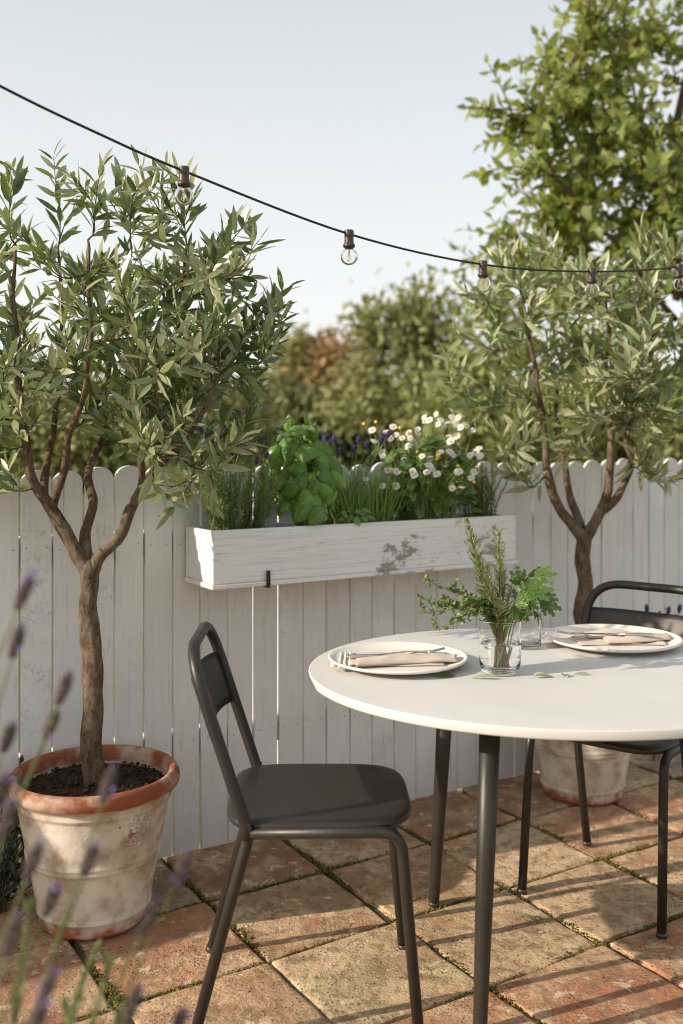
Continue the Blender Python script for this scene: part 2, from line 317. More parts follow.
class MB:
    def __init__(s): s.v = []; s.f = []; s.m = []
    def quad(s, a, b, c, d, mi=0): s.f.append((a, b, c, d)); s.m.append(mi)
    def tube(s, pts, rad, n=8, mi=0, cap=True, flat=None):
        pts = [Vector(p) for p in pts]; b0 = len(s.v); N = len(pts)
        if not isinstance(rad, (list, tuple)): rad = [rad] * N
        if len(rad) == 2: rad = [rad[0] + (rad[1] - rad[0]) * i / (N - 1) for i in range(N)]
        t = (pts[1] - pts[0]).normalized(); u, w = ortho(t)
        for i in range(N):
            t2 = (pts[min(i + 1, N - 1)] - pts[max(i - 1, 0)])
            t2 = t2.normalized() if t2.length > 1e-9 else t
            q = t.rotation_difference(t2); u = (q @ u); u = (u - t2 * u.dot(t2)).normalized(); w = t2.cross(u); t = t2
            for k in range(n):
                a = 2 * PI * k / n; s.v.append(pts[i] + (u * math.cos(a) + w * math.sin(a)) * rad[i])
        for i in range(N - 1):
            for k in range(n):
                a = b0 + i * n + k; c = b0 + i * n + (k + 1) % n
                s.quad(a, c, c + n, a + n, mi)
        if cap:
            s.f.append(tuple(b0 + k for k in reversed(range(n)))); s.m.append(mi)
            s.f.append(tuple(b0 + (N - 1) * n + k for k in range(n))); s.m.append(mi)
    def leaf(s, p, d, n, L, W, curl=.3, seg=4, prof='lance', fold=.25, mi=0, twist=0.0):
        d = d.normalized(); n = n - d * n.dot(d)
        if n.length < 1e-5: n = ortho(d)[1]
        n.normalize(); sd = d.cross(n); pf = PROF[prof]; b0 = len(s.v); c = Vector(p); rows = []
        for i in range(seg + 1):
            t = i / seg; a = curl * t; dd = d * math.cos(a) - n * math.sin(a); nn = n * math.cos(a) + d * math.sin(a)
            if twist:
                q = Matrix.Rotation(twist * t, 3, dd); s2 = q @ sd; nn = q @ nn
            else: s2 = sd
            if i: c = c + dd * (L / seg)
            w = W / 2 * pf(t)
            if i == 0 or i == seg: s.v.append(Vector(c)); rows.append((len(s.v) - 1,))
            else:
                s.v += [c + s2 * w + nn * w * fold, Vector(c), c - s2 * w + nn * w * fold]; k = len(s.v); rows.append((k - 3, k - 2, k - 1))
        for i in range(seg):
            A, B = rows[i], rows[i + 1]
            if len(A) == 1 and len(B) == 3: s.f += [(A[0], B[1], B[0]), (A[0], B[2], B[1])]; s.m += [mi, mi]
            elif len(A) == 3 and len(B) == 3: s.f += [(A[0], A[1], B[1], B[0]), (A[1], A[2], B[2], B[1])]; s.m += [mi, mi]
            elif len(A) == 3: s.f += [(A[0], A[1], B[0]), (A[1], A[2], B[0])]; s.m += [mi, mi]
    def dome(s, p, d, n, L, W, curl, seg=9, puff=.35, groove=.05, mi=0):
        """a puffed leaf: arched across and along, with a sunk midrib"""
        d = d.normalized(); n = (n - d * n.dot(d)).normalized(); sd = d.cross(n); b0 = len(s.v); c = Vector(p); cols = (-1, -.8, -.45, -.12, 0, .12, .45, .8, 1); K = len(cols)
        for i in range(seg + 1):
            t = i / seg; a = curl * (t - .25); dd = d * math.cos(a) - n * math.sin(a); nn = n * math.cos(a) + d * math.sin(a)
            if i: c = c + dd * (L / seg)
            w = max(.0004, W / 2 * math.sin(PI * min(1, t * .97 + .02) ** .72) ** .75)
            for x in cols:
                rip = .05 * math.sin(t * 26 + abs(x) * 5) * (abs(x) > .1) * abs(x)
                s.v.append(c + sd * (w * x) + nn * (w * (puff * (1 - x * x) + rip - (groove * 2 if x == 0 else 0)) - w * puff))
        for i in range(seg):
            for k in range(K - 1): a = b0 + i * K + k; s.quad(a, a + 1, a + K + 1, a + K, mi)
    def ell(s, c, r, axes=None, nu=8, nv=6, mi=0, jit=0, rnd=None):
        ax = axes or (Vector((1, 0, 0)), Vector((0, 1, 0)), Vector((0, 0, 1))); b0 = len(s.v); c = Vector(c)
        r = r if isinstance(r, (list, tuple)) else (r, r, r)
        def P(x, y, z):
            k = 1 + (rnd.uniform(-jit, jit) if jit else 0); return c + (ax[0] * (x * r[0]) + ax[1] * (y * r[1]) + ax[2] * (z * r[2])) * k
        s.v.append(P(0, 0, -1))
        for j in range(1, nv):
            th = -PI / 2 + PI * j / nv
            for i in range(nu):
                a = 2 * PI * i / nu; s.v.append(P(math.cos(th) * math.cos(a), math.cos(th) * math.sin(a), math.sin(th)))
        s.v.append(P(0, 0, 1)); top = len(s.v) - 1
        for i in range(nu):
            k = (i + 1) % nu; s.f.append((b0, b0 + 1 + k, b0 + 1 + i)); s.m.append(mi)
            q = b0 + 1 + (nv - 2) * nu; s.f.append((top, q + i, q + k)); s.m.append(mi)
            for j in range(nv - 2):
                a = b0 + 1 + j * nu; s.quad(a + i, a + k, a + nu + k, a + nu + i, mi)
    def lathe(s, prof, n=48, mi=0, c=(0, 0, 0), sx=1, sy=1, wob=None, close=False, tight=.002):
        pp = [prof[0]]
        for (r0_, z0_), (r1_, z1_) in zip(prof[:-1], prof[1:]):
            d_ = math.hypot(r1_ - r0_, z1_ - z0_)
            if d_ > tight * 6:
                for q in (tight / d_, 1 - tight / d_): pp.append((r0_ + (r1_ - r0_) * q, z0_ + (z1_ - z0_) * q))
            pp.append((r1_, z1_))
        prof = pp
        b0 = len(s.v); c = Vector(c); N = len(prof)
        for j, (r, z) in enumerate(prof):
            for i in range(n):
                a = 2 * PI * i / n; k = 1 + (wob(a, z) if wob else 0)
                s.v.append(c + Vector((r * k * sx * math.cos(a), r * k * sy * math.sin(a), z)))
        for j in range(N if close else N - 1):
            j2 = (j + 1) % N
            for i in range(n):
                i2 = (i + 1) % n; s.quad(b0 + j * n + i, b0 + j * n + i2, b0 + j2 * n + i2, b0 + j2 * n + i, mi)
    def cap(s, idx, flip=False, mi=0):
        s.f.append(tuple(reversed(idx)) if flip else tuple(idx)); s.m.append(mi)
    def box(s, lo, hi, mi=0, fr=None):
        b0 = len(s.v)
        for x in (lo[0], hi[0]):
            for y in (lo[1], hi[1]):
                for z in (lo[2], hi[2]):
                    p = Vector((x, y, z)); s.v.append(fr(p) if fr else p)
        for q in ((0, 1, 3, 2), (4, 6, 7, 5), (0, 4, 5, 1), (2, 3, 7, 6), (0, 2, 6, 4), (1, 5, 7, 3)):
            s.f.append(tuple(b0 + k for k in q)); s.m.append(mi)
    def ribbon(s, pts, wid, th, up, mi=0):
        """flat bar: widths across, th thick"""
        b0 = len(s.v); N = len(pts); up = Vector(up)
        for i in range(N):
            t = (pts[min(i + 1, N - 1)] - pts[max(i - 1, 0)]).normalized(); sd = t.cross(up).normalized(); u = sd.cross(t)
            w = wid[i] / 2; h = (th[i] if isinstance(th, (list, tuple)) else th) / 2
            for a, b in ((-1, -.4), (-.8, -1), (.8, -1), (1, -.4), (1, .4), (.8, 1), (-.8, 1), (-1, .4)): s.v.append(pts[i] + sd * (a * w) + u * (b * h))
        for i in range(N - 1):
            for k in range(8): a = b0 + i * 8; s.quad(a + k, a + (k + 1) % 8, a + 8 + (k + 1) % 8, a + 8 + k, mi)
        s.cap([b0 + k for k in reversed(range(8))], mi=mi); s.cap([b0 + (N - 1) * 8 + k for k in range(8)], mi=mi)
    def build(s, name, mats, parent=None, smooth=True, org=None, bevel=0, weld=False):
        me = bpy.data.meshes.new(name)
        o_ = parent.location if org is None and parent is not None and parent.get('worldbuilt') else None
        vs = [p - o_ for p in s.v] if o_ is not None else s.v
        me.from_pydata([tuple(p) for p in vs], [], s.f)
        mats = mats if isinstance(mats, (list, tuple)) else [mats]
        for m in mats: me.materials.append(m)
        if len(mats) > 1: me.polygons.foreach_set('material_index', s.m)
        me.polygons.foreach_set('use_smooth', [smooth] * len(me.polygons)); me.update()
        ob = bpy.data.objects.new(name, me); COL.objects.link(ob)
        if parent is not None: ob.parent = parent
        elif org is not None: ob.location = org
        if bevel:
            b = ob.modifiers.new('bevel', 'BEVEL'); b.width = bevel; b.segments = 2; b.limit_method = 'ANGLE'; b.angle_limit = R(35)
        if smooth and bevel:
            me.polygons.foreach_set('use_smooth', [False] * len(me.polygons))
        return ob
def thing(name, label, cat, loc=(0, 0, 0), rz=0, group=None, local=False):
    o = bpy.data.objects.new(name, None); COL.objects.link(o); o.location = loc; o.rotation_euler = (0, 0, rz); o.empty_display_size = .1
    if not local: o['worldbuilt'] = 1
    return tag(o, label, cat, group)
def tag(o, label, cat, group=None):
    o['label'] = label; o['category'] = cat
    if group: o['group'] = group
    return o
def children(o): return [c for c in bpy.data.objects if c.parent == o]
def copy_tree(o, parent=None):
    c = o.copy(); COL.objects.link(c); c.parent = parent
    for ch in children(o): copy_tree(ch, c)
    return c
def rv(rn, s=1.0): return Vector((rn.gauss(0, 1), rn.gauss(0, 1), rn.gauss(0, 1))) * s

build_mats()

# ------------------------------------------------------------------ light, sky, camera
SUN_EL, SUN_AZ = R(24), Vector((-.933, -.36, 0)).normalized()
to_sun = SUN_AZ * math.cos(SUN_EL) + Vector((0, 0, math.sin(SUN_EL)))
sl = bpy.data.lights.new('sun', 'SUN'); sl.energy = 4.9; sl.angle = R(.6); sl.color = (1, .875, .72)
so = bpy.data.objects.new('sun', sl); COL.objects.link(so); so.rotation_euler = to_sun.to_track_quat('Z', 'Y').to_euler(); so.location = (-6, -3, 5)
w = bpy.data.worlds.new('World'); SC.world = w; w.use_nodes = True
nt = w.node_tree; nt.nodes.clear()
out = nt.nodes.new('ShaderNodeOutputWorld'); bg = nt.nodes.new('ShaderNodeBackground'); bg.inputs[1].default_value = .13
sky = nt.nodes.new('ShaderNodeTexSky'); sky.sky_type = 'NISHITA'; sky.sun_disc = False; sky.sun_elevation = SUN_EL
sky.sun_rotation = math.atan2(to_sun.x, to_sun.y); sky.air_density = 1.0; sky.dust_density = 3.0; sky.ozone_density = 1.0
# thin high cloud veils the blue
tcw = nt.nodes.new('ShaderNodeTexCoord'); spw = nt.nodes.new('ShaderNodeSeparateXYZ'); lk(nt, tcw.outputs['Generated'], spw.inputs[0])
vf = ramp(nt, spw.outputs[2], [(.0, .88), (.16, .78), (.42, .56), (1, .45)])
veil = mix(nt, vf, sky.outputs[0], (7.25, 7.25, 7.1))
lk(nt, veil, bg.inputs[0]); lk(nt, bg.outputs[0], out.inputs[0])
cam = bpy.data.cameras.new('camera'); co = bpy.data.objects.new('camera', cam); COL.objects.link(co); SC.camera = co
co.location = (0, 0, EYE); co.rotation_euler = (PI / 2, 0, 0)
cam.sensor_fit = 'VERTICAL'; cam.sensor_height = 36; cam.lens = 36 * F / 1024; cam.shift_y = -(512 - HOR) / 1024; cam.clip_end = 1000; cam.clip_start = .05
cam.dof.use_dof = True; cam.dof.focus_distance = 2.5; cam.dof.aperture_fstop = 2.2
SC.view_settings.view_transform = 'Standard'; SC.view_settings.look = 'None'; SC.view_settings.exposure = .20; SC.view_settings.gamma = 1
SC.cycles.use_denoising = True; SC.cycles.pixel_filter_type = 'BLACKMAN_HARRIS'; SC.cycles.filter_width = 1.05; SC.cycles.max_bounces = 16; SC.cycles.transmission_bounces = 16; SC.cycles.transparent_max_bounces = 8; SC.cycles.diffuse_bounces = 3; SC.cycles.sample_clamp_indirect = 6

# ------------------------------------------------------------------ ground
mb = MB(); mb.v = [Vector((x, y, -.03)) for x, y in ((-400, -400), (400, -400), (400, 400), (-400, 400))]; mb.f = [(0, 1, 2, 3)]; mb.m = [0]
g = mb.build('ground', M['lawn'], smooth=False); g['kind'] = 'structure'
mb = MB(); mb.v = [fen(-3.8, -.07, -.014), fen(4.2, -.07, -.014), fen(4.2, 3.6, -.014), fen(-3.8, 3.6, -.014)]; mb.f = [(0, 3, 2, 1)]; mb.m = [0]
g = mb.build('joint_bed', M['joint'], smooth=False); g['kind'] = 'structure'
BUFF, TAN, RED, DRED, GREY, ROSE = (.62, .45, .28), (.45, .30, .175), (.45, .165, .08), (.27, .095, .055), (.28, .22, .155), (.46, .24, .135)
TC = {(-1, 1): RED, (0, 0): DRED, (-1, 0): GREY, (1, 0): GREY, (0, 1): TAN, (1, 1): ROSE, (0, 2): BUFF, (-1, 2): TAN, (1, 2): BUFF, (2, 2): BUFF, (1, 3): RED,
      (0, 3): RED, (2, 3): RED, (2, 1): BUFF, (3, 1): ROSE, (2, 0): DRED, (3, 0): DRED, (3, 2): ROSE, (-2, 1): DRED, (-2, 2): ROSE, (-1, 3): TAN, (4, 1): RED, (4, 0): TAN, (4, 2): BUFF}
rn = random.Random(4)
tb = MB(); tcol = []; JO = []
TS = [.02 + .385 * i for i in range(-10, 11)]; NS = [-.06, .325, .70, 1.07, 1.44, 1.81, 2.18, 2.55, 2.92, 3.29]
def chip(t, n): return noise.noise(Vector((t * 9, n * 9, 3.1)))
for j in range(len(NS) - 1):
    sh = rn.uniform(-.012, .012)
    for i in range(len(TS) - 1):
        ii = i - 10
        c = TC.get((ii, j)) or rn.choice((BUFF, TAN, TAN, ROSE, RED, GREY))
        c = tuple(x * rn.uniform(.92, 1.08) for x in c)
        gp = rn.uniform(.0055, .0095)
        t0, t1, n0, n1 = TS[i] + gp + sh + rn.uniform(-.005, .005), TS[i + 1] - gp + sh + rn.uniform(-.003, .003), NS[j] + gp + rn.uniform(-.003, .003), NS[j + 1] - gp + rn.uniform(-.003, .003)
        near = -3 < ii < 6 and j < 5; K = 26 if near else 6
        zt, tx, ty = rn.uniform(-.004, .003), rn.uniform(-.006, .006), rn.uniform(-.006, .006); b0 = len(tb.v)
        for a in range(K + 1):
            for b in range(K + 1):
                # finer steps close to the edges, so they round off
                u, v = a / K, b / K; u = .5 - .5 * math.cos(PI * u); v = .5 - .5 * math.cos(PI * v)
                t, n = t0 + (t1 - t0) * u, n0 + (n1 - n0) * v
                ed = min(u, 1 - u) * (t1 - t0), min(v, 1 - v) * (n1 - n0)
                e = min(ed); wob = .007 * noise.noise(Vector((t * 14, n * 14, ii + j * 7.3))) + .0035 * noise.noise(Vector((t * 45, n * 45, ii)))
                if u in (0, 1) : t += wob
                if v in (0, 1) : n += wob
                r = .010 + .016 * max(0, chip(t, n))
                z = zt + (u - .5) * tx + (v - .5) * ty + .003 * noise.noise(Vector((t * 9, n * 9, 7))) + .0007 * noise.noise(Vector((t * 50, n * 50, 2)))
                if e < r: z -= .5 * r * (1 - math.sqrt(max(0, 1 - ((r - e) / r) ** 2)))
                tb.v.append(fen(t, n, z))
        for a in range(K):
            for b in range(K):
                q = b0 + a * (K + 1) + b; tb.quad(q, q + 1, q + K + 2, q + K + 1); tcol.append(c)
        # skirt
        ring = [b0 + b for b in range(K + 1)] + [b0 + a * (K + 1) + K for a in range(1, K + 1)] + [b0 + K * (K + 1) + b for b in range(K - 1, -1, -1)] + [b0 + a * (K + 1) for a in range(K - 1, 0, -1)]
        s0 = len(tb.v)
        for q in ring: tb.v.append(tb.v[q] - Vector((0, 0, .02)))
        for k in range(len(ring)):
            k2 = (k + 1) % len(ring); tb.quad(ring[k2], ring[k], s0 + k, s0 + k2); tcol.append(c)
tiles = tb.build('patio_paving', M['tile']); tiles['kind'] = 'structure'
ca = tiles.data.attributes.new('tile_colour', 'FLOAT_COLOR', 'FACE')
for k, c in enumerate(tcol): ca.data[k].color = rgba(c)
# moss in the joints
mb = MB(); rn = random.Random(8)
def mossy(t, n): return noise.noise(Vector((t * 4.3, n * 4.3, .7))) + .5 * noise.noise(Vector((t * 15, n * 15, 5)))
cnt = 0
while cnt < 15000:
    if rn.random() < .5:
        t = rn.choice(TS[7:17]); n = rn.uniform(-.05, 1.75); t += rn.gauss(0, .0075)
    else:
        n = rn.choice(NS[1:6]); t = rn.uniform(-.9, 3.2); n += rn.gauss(0, .0075)
    k = mossy(t, n)
    if k < .0 and rn.random() < .9: continue
    big = .0013 + .0032 * max(0, k) * rn.random() + .0009 * rn.random()
    mb.ell(fen(t, n, -.009 + rn.uniform(0, .006) + max(0, k) * .005), (big * rn.uniform(.7, 1.4), big * rn.uniform(.7, 1.4), big * rn.uniform(.7, 1.3)), None, 5, 3, jit=.3, rnd=rn); cnt += 1
g = mb.build('moss', M['moss'], smooth=True); g['kind'] = 'stuff'; g['label'] = 'green moss growing in the joints between the paving tiles'

# ------------------------------------------------------------------ fence
fence = thing('picket_fence', 'white painted picket fence with rounded tops and worn crackled boards', 'fence', fen(0, 0), FANG, local=True)
PITCH, PW, PT = .0925, .0868, .013
rn = random.Random(21)
def picket_mb(h, wd, seed):
    """front outline with a rounded top, local x along, y towards the back"""
    r = random.Random(seed); o = []; k = 7
    r1 = wd / 2; ys = .036 + r.uniform(-.003, .003)
    zs = [0, .25, .5, .75, h - ys]
    wl = [r.uniform(-.0008, .0008) for _ in zs]
    L = [(-wd / 2 + wl[i], z) for i, z in enumerate(zs)]; Rr = [(wd / 2 + wl[-1 - i], z) for i, z in enumerate(zs)]
    arc = [(-math.cos(PI * q / 12) * r1, h - ys + math.sin(PI * q / 12) * ys) for q in range(1, 12)]
    ol = L + arc + Rr[::-1]
    b = MB(); cup = r.uniform(-.0012, .0012); b.v = [Vector((x, -PT / 2, z)) for x, z in ol] + [Vector((x, PT / 2, z)) for x, z in ol]; n = len(ol)
    # faces as strips from left to right so that long boards stay clean
    b.f.append(tuple(range(n))[::-1]); b.m.append(0); b.f.append(tuple(range(n, 2 * n))); b.m.append(0)
    for i in range(n): j = (i + 1) % n; b.quad(i, j, n + j, n + i)
    for f in range(len(b.f)): b.f[f] = tuple(reversed(b.f[f]))
    return b
k0 = -38
for k in range(k0, 37):
    t = .0378 - .0455 + PITCH * k + rn.uniform(-.0012, .0012)
    h = 1.205 + rn.uniform(-.005, .006)
    if abs(t + .25) < .05: h -= .004
    o = picket_mb(h, PW + rn.uniform(-.0015, .0015), k).build('picket', M['fence'], fence, smooth=False, bevel=.0018)
    o.location = (t, rn.uniform(-.0022, .0022), .006); o.rotation_euler = (0, rn.uniform(-.0012, .0012), rn.uniform(-.018, .018))
for z in (.30, .93):
    mb = MB(); mb.box((-3.6, PT / 2 + .003, z), (3.4, PT / 2 + .043, z + .085)); mb.build('rail', M['fence'], fence, smooth=False, bevel=.002)
for t in (-3.1, -1.3, .5, 2.3):
    mb = MB(); mb.box((t - .035, PT / 2 + .046, -.02), (t + .035, PT / 2 + .116, 1.1)); mb.build('post', M['fence'], fence, smooth=False, bevel=.003)

# ------------------------------------------------------------------ pots
def pot_parts(root, seed):
    prof = [(.0, .002), (.128, .0), (.136, .004), (.143, .012), (.1455, .030), (.1475, .040), (.152, .043), (.153, .048), (.150, .053), (.1515, .06), (.172, .170), (.1735, .176),
            (.1785, .180), (.1795, .186), (.1785, .191), (.181, .194), (.182, .199), (.179, .204), (.180, .21), (.2005, .318), (.2015, .326), (.207, .330), (.2085, .336), (.206, .342), (.2075, .347),
            (.216, .356), (.226, .362), (.2295, .371), (.2295, .380), (.226, .392), (.218, .399), (.210, .400), (.203, .396), (.199, .386), (.1965, .37), (.193, .33)]
    b = MB(); b.lathe(prof, 72, wob=lambda a, z: .008 * noise.noise(Vector((math.cos(a) * 1.5, math.sin(a) * 1.5, z * 5 + seed))) + .0022 * noise.noise(Vector((math.cos(a) * 8, math.sin(a) * 8, z * 28 + seed))))
    b.build('pot_body', M['pot'], root)
    s = MB(); n = 30; rn = random.Random(seed)
    for r_ in range(9):
        for i in range(n):
            rr = .196 * r_ / 8; a = 2 * PI * i / n
            s.v.append(Vector((rr * math.cos(a), rr * math.sin(a), .352 + .012 * noise.noise(Vector((rr * math.cos(a) * 22, rr * math.sin(a) * 22, seed))) + .014 * (1 - rr / .196))))
    for r_ in range(8):
        for i in range(n): i2 = (i + 1) % n; s.quad(r_ * n + i, r_ * n + i2, r_ * n + n + i2, r_ * n + n + i)
    for _ in range(420):
        rr, a = .19 * math.sqrt(rn.random()), rn.uniform(0, 2 * PI); q = rn.uniform(.002, .007) * (1.5 if rn.random() < .1 else 1)
        s.ell((rr * math.cos(a), rr * math.sin(a), .356 + .014 * (1 - rr / .196) + rn.uniform(-.004, .006)), (q, q * rn.uniform(.6, 1.2), q * rn.uniform(.5, .9)), None, 6, 4, mi=rn.choice((0, 0, 1)), jit=.25, rnd=rn)
    s.build('soil', [M['soil'], M['crumb']], root, smooth=True)
    # worn flower relief on the side
    rl = MB(); ang0 = R(-47)
    def onwall(a, z):
        r = .180 + (z - .21) / .108 * .0205; return Vector((r * math.cos(a), r * math.sin(a), z)), Vector((math.cos(a), math.sin(a), 0))
    for da, z, q in ((0, .30, .010), (.085, .303, .010), (.17, .297, .010), (.04, .278, .011), (.12, .272, .011), (.21, .275, .009), (.02, .25, .009), (.10, .246, .009), (-.05, .268, .007)):
        q *= 1.35; p, nn = onwall(ang0 + da * 1.3, .262 + (z - .262) * 1.25 + .012); sd = Vector((0, 0, 1)).cross(nn)
        for k in range(5):
            aa = 2 * PI * k / 5 + da * 9; rl.ell(p + (sd * math.cos(aa) + Vector((0, 0, 1)) * math.sin(aa)) * q * .55, (q * .5, q * .5, .006), (sd, Vector((0, 0, 1)), nn), 7, 5)
    rl.build('flower_relief', M['pot'], root)
POT_L, POT_R = Vector((-.67, 2.70, 0)), Vector((.88, 3.64, 0))
pot = thing('terracotta_pot', 'large limewashed terracotta pot with orange rim standing beside the near chair', 'pot', POT_L, 0, 'terracotta pots along the fence', local=True)
pot_parts(pot, 3)
pot2 = copy_tree(pot); pot2.location = POT_R; pot2.rotation_euler = (0, 0, 2.2); pot2['label'] = 'limewashed terracotta pot half hidden behind the table and the far chair'
for p in (pot, pot2): p.location.z = .003

# ------------------------------------------------------------------ branching trees
def limb(mb, pts, r0, r1, n=10, wob=0.0, seed=0, per=5, rough=False):
    """a bent, knobbly limb; gives back its nodes"""
    cp = catmull(pts, per); N = len(cp); rad = []
    for i, p in enumerate(cp):
        q = i / (N - 1); rad.append((r0 + (r1 - r0) * q) * (1 + .13 * noise.noise(Vector((p.z * 11, seed, 2)))))
        if 0 < i < N - 1 and wob: cp[i] = p + Vector((noise.noise(Vector((p.z * 8, seed, 0))), noise.noise(Vector((p.z * 8, seed, 9))), 0)) * wob * 1.6
    q0 = len(mb.v); mb.tube(cp, rad, n)
    if rough:
        for k in range(q0, len(mb.v)):
            i = (k - q0) // n; v = mb.v[k]; f = 1 + .16 * noise.noise(Vector((v.x * 38, v.y * 38, v.z * 9))) + .10 * noise.noise(Vector((v.x * 95, v.y * 95, v.z * 22))) ; mb.v[k] = cp[i] + (v - cp[i]) * f
    return [(p, r) for p, r in zip(cp, rad)]
def grow(mb, nodes, targets, rn, up=.35, r_end=.0013, r_max=.0065, n=5, bow=.12):
    """shoots from the nearest branch to every target; each new shoot can carry the next ones"""
    tw = []; left = list(targets)
    nodes = [(Vector(p), r) for p, r in nodes]
    left.sort(key=lambda q: min((q - p).length for p, r in nodes))
    for tg in left:
        best = min(nodes, key=lambda q: (q[0] - tg).length + max(0, q[0].z - tg.z + .02) * .8 + rn.uniform(0, .04))
        p, r = best; L = (tg - p).length
        if L < .02: continue
        mid = p.lerp(tg, .5) + rv(rn, L * bow * .5) - Vector((0, 0, up * L * .25)) + Vector((0, 0, 0))
        out_ = (tg - p).normalized()
        pts = catmull([p, mid, tg], max(3, int(L / .06)))
        r0 = min(r * .75, r_max, .0022 + L * .012); mb.tube(pts, (r0, r_end), n, cap=False)
        tw.append(pts)
        m = len(pts)
        for i in range(1, m - 1): nodes.append((pts[i], r0 + (r_end - r0) * i / (m - 1)))
    return tw
def foliate(mb, pts, rn, span, step, L, W, prof='lance', ang=(25, 60), curl=(-.1, .5), mi=0, upb=.25, lv=.3, pair=True, seg=4, fold=(.1, .45), tipk=.55):
    ls = [0.0]
    for a, b in zip(pts[:-1], pts[1:]): ls.append(ls[-1] + (b - a).length)
    tot = ls[-1]; s = max(0.015, tot - span); roll = rn.uniform(0, PI)
    def at(s):
        for i in range(len(ls) - 1):
            if ls[i + 1] >= s or i == len(ls) - 2:
                q = (s - ls[i]) / max(1e-6, ls[i + 1] - ls[i]); return pts[i].lerp(pts[i + 1], min(1, q)), (pts[i + 1] - pts[i]).normalized()
    while s < tot:
        p, d = at(s); u, w = ortho(d); roll += PI / 2 + rn.uniform(-.5, .5); q = (s - tot + span) / span
        for sg in ((0, PI) if pair else (0,)):
            if rn.random() < .1: continue
            sd = u * math.cos(roll + sg) + w * math.sin(roll + sg); a = R(rn.uniform(*ang)) * (1.05 - .35 * q)
            dr = d * math.cos(a) + sd * math.sin(a) + Vector((0, 0, upb)) * rn.uniform(.2, 1)
            k = (1 - lv * rn.random()) * (1 if q < .8 else tipk + (1 - tipk) * (1 - q) * 5)
            nn = d * math.sin(a) - sd * math.cos(a) + rv(rn, .7)
            mb.leaf(p + sd * .001, dr, nn, L * k, W * k * rn.uniform(.8, 1.15), rn.uniform(*curl), seg, prof, rn.uniform(*fold), mi, rn.uniform(-.5, .5))
        s += step * rn.uniform(.7, 1.35)
    p, d = at(tot); mb.leaf(p, d + rv(rn, .12), rv(rn), L * .7, W * .65, rn.uniform(*curl), seg, prof, .25, mi)
def in_ell(rn, c, r, lo=0.0):
    while True:
        v = Vector((rn.uniform(-1, 1), rn.uniform(-1, 1), rn.uniform(-1, 1)))
        if lo <= v.length <= 1: return Vector((c[0] + v.x * r[0], c[1] + v.y * r[1], c[2] + v.z * r[2]))

def olive(root, trunk_pts, limbs, tips, ells, nrand, seed, mat, r_trunk, L, W, kids=3):
    rn = random.Random(seed); tm = MB(); nodes = []
    tn = limb(tm, trunk_pts, r_trunk * 1.08, r_trunk * .93, 24, .008, seed, 12, True)
    # swollen fork
    tm.ell(tn[-1][0] - Vector((0, 0, r_trunk * .5)), (r_trunk * 1.0, r_trunk * .98, r_trunk * 1.5), None, 20, 14)
    for i, (pts, r0, r1) in enumerate(limbs): nodes += limb(tm, pts, r0, r1, 16, .007, seed + i + 1, 8, True)[9:]
    cm = MB(); tg = list(tips)
    for c, r, k in ells:
        for _ in range(int(nrand * k)): tg.append(in_ell(rn, c, r, .15))
    tw = grow(tm, nodes, tg, rn, .75, r_end=.0014, r_max=.009, n=6)
    for pts in tw:
        foliate(cm, pts, rn, rn.uniform(.2, .32), .024, L, W, lv=.3, ang=(30, 80), fold=(.05, .35))
        # short side shoots
        for _ in range(kids):
            i = rn.randrange(max(1, len(pts) // 3), len(pts)); p = pts[i]; d = (pts[-1] - pts[0]).normalized()
            e = p + (d * .6 + rv(rn, .45) + Vector((0, 0, .5))).normalized() * rn.uniform(.07, .15)
            sp = catmull([p, p.lerp(e, .5) + rv(rn, .008), e], 3); tm.tube(sp, (.0018, .001), 4, cap=False)
            foliate(cm, sp, rn, .13, .026, L * .95, W, lv=.3, ang=(30, 80), fold=(.05, .35))
    tm.build('trunk', M['bark'], root); cm.build('crown', mat, root)
    print(root.name, 'leaves ~', len(cm.f) // 8)

ZL = 2.70
def pl(x, y, dz=0.0): return px(x, y, ZL + dz)
tl = thing('olive_tree', 'potted olive tree with bent trunk beside the near chair, its crown reaching the first bulb', 'tree', POT_L + Vector((0, 0, .35)), 0, 'potted olive trees')
tr_pts = [Vector((-.668, 2.70, .33)), pl(93, 760), pl(90, 720), pl(93.5, 680), pl(93, 655), pl(90, 630), pl(88.5, 605), pl(90, 585), pl(89, 568)]
limbs = [([pl(89, 575), pl(78, 556), pl(62, 525), pl(44, 498), pl(30, 468, -.03), pl(22, 420, -.08), pl(18, 370, -.1), pl(14, 300, -.1), pl(16, 245, -.08)], .0215, .004),
         ([pl(44, 500), pl(47, 470, .05), pl(52, 430, .1), pl(60, 380, .15), pl(62, 310, .14), pl(58, 250, .1)], .013, .0035),
         ([pl(52, 508), pl(62, 478, -.07), pl(70, 440, -.14), pl(84, 390, -.2), pl(90, 310, -.18), pl(88, 240, -.15)], .012, .0035),
         ([pl(89, 570), pl(85, 536, .03), pl(93, 502, .06), pl(91, 470, .1), pl(104, 420, .15), pl(110, 360, .2), pl(122, 290, .15), pl(130, 240, .08)], .0165, .0035),
         ([pl(90, 575), pl(100, 556), pl(120, 535), pl(134, 502, .02), pl(152, 473, .03), pl(166, 430, .04), pl(174, 380, .06), pl(180, 310, .06), pl(186, 250, -.05)], .0205, .0035),
         ([pl(134, 504), pl(141, 480, -.06), pl(140, 450, -.13), pl(130, 400, -.2)], .012, .005),
         ([pl(150, 476), pl(170, 455, -.05), pl(196, 425, -.12), pl(215, 385, -.16)], .011, .005)]
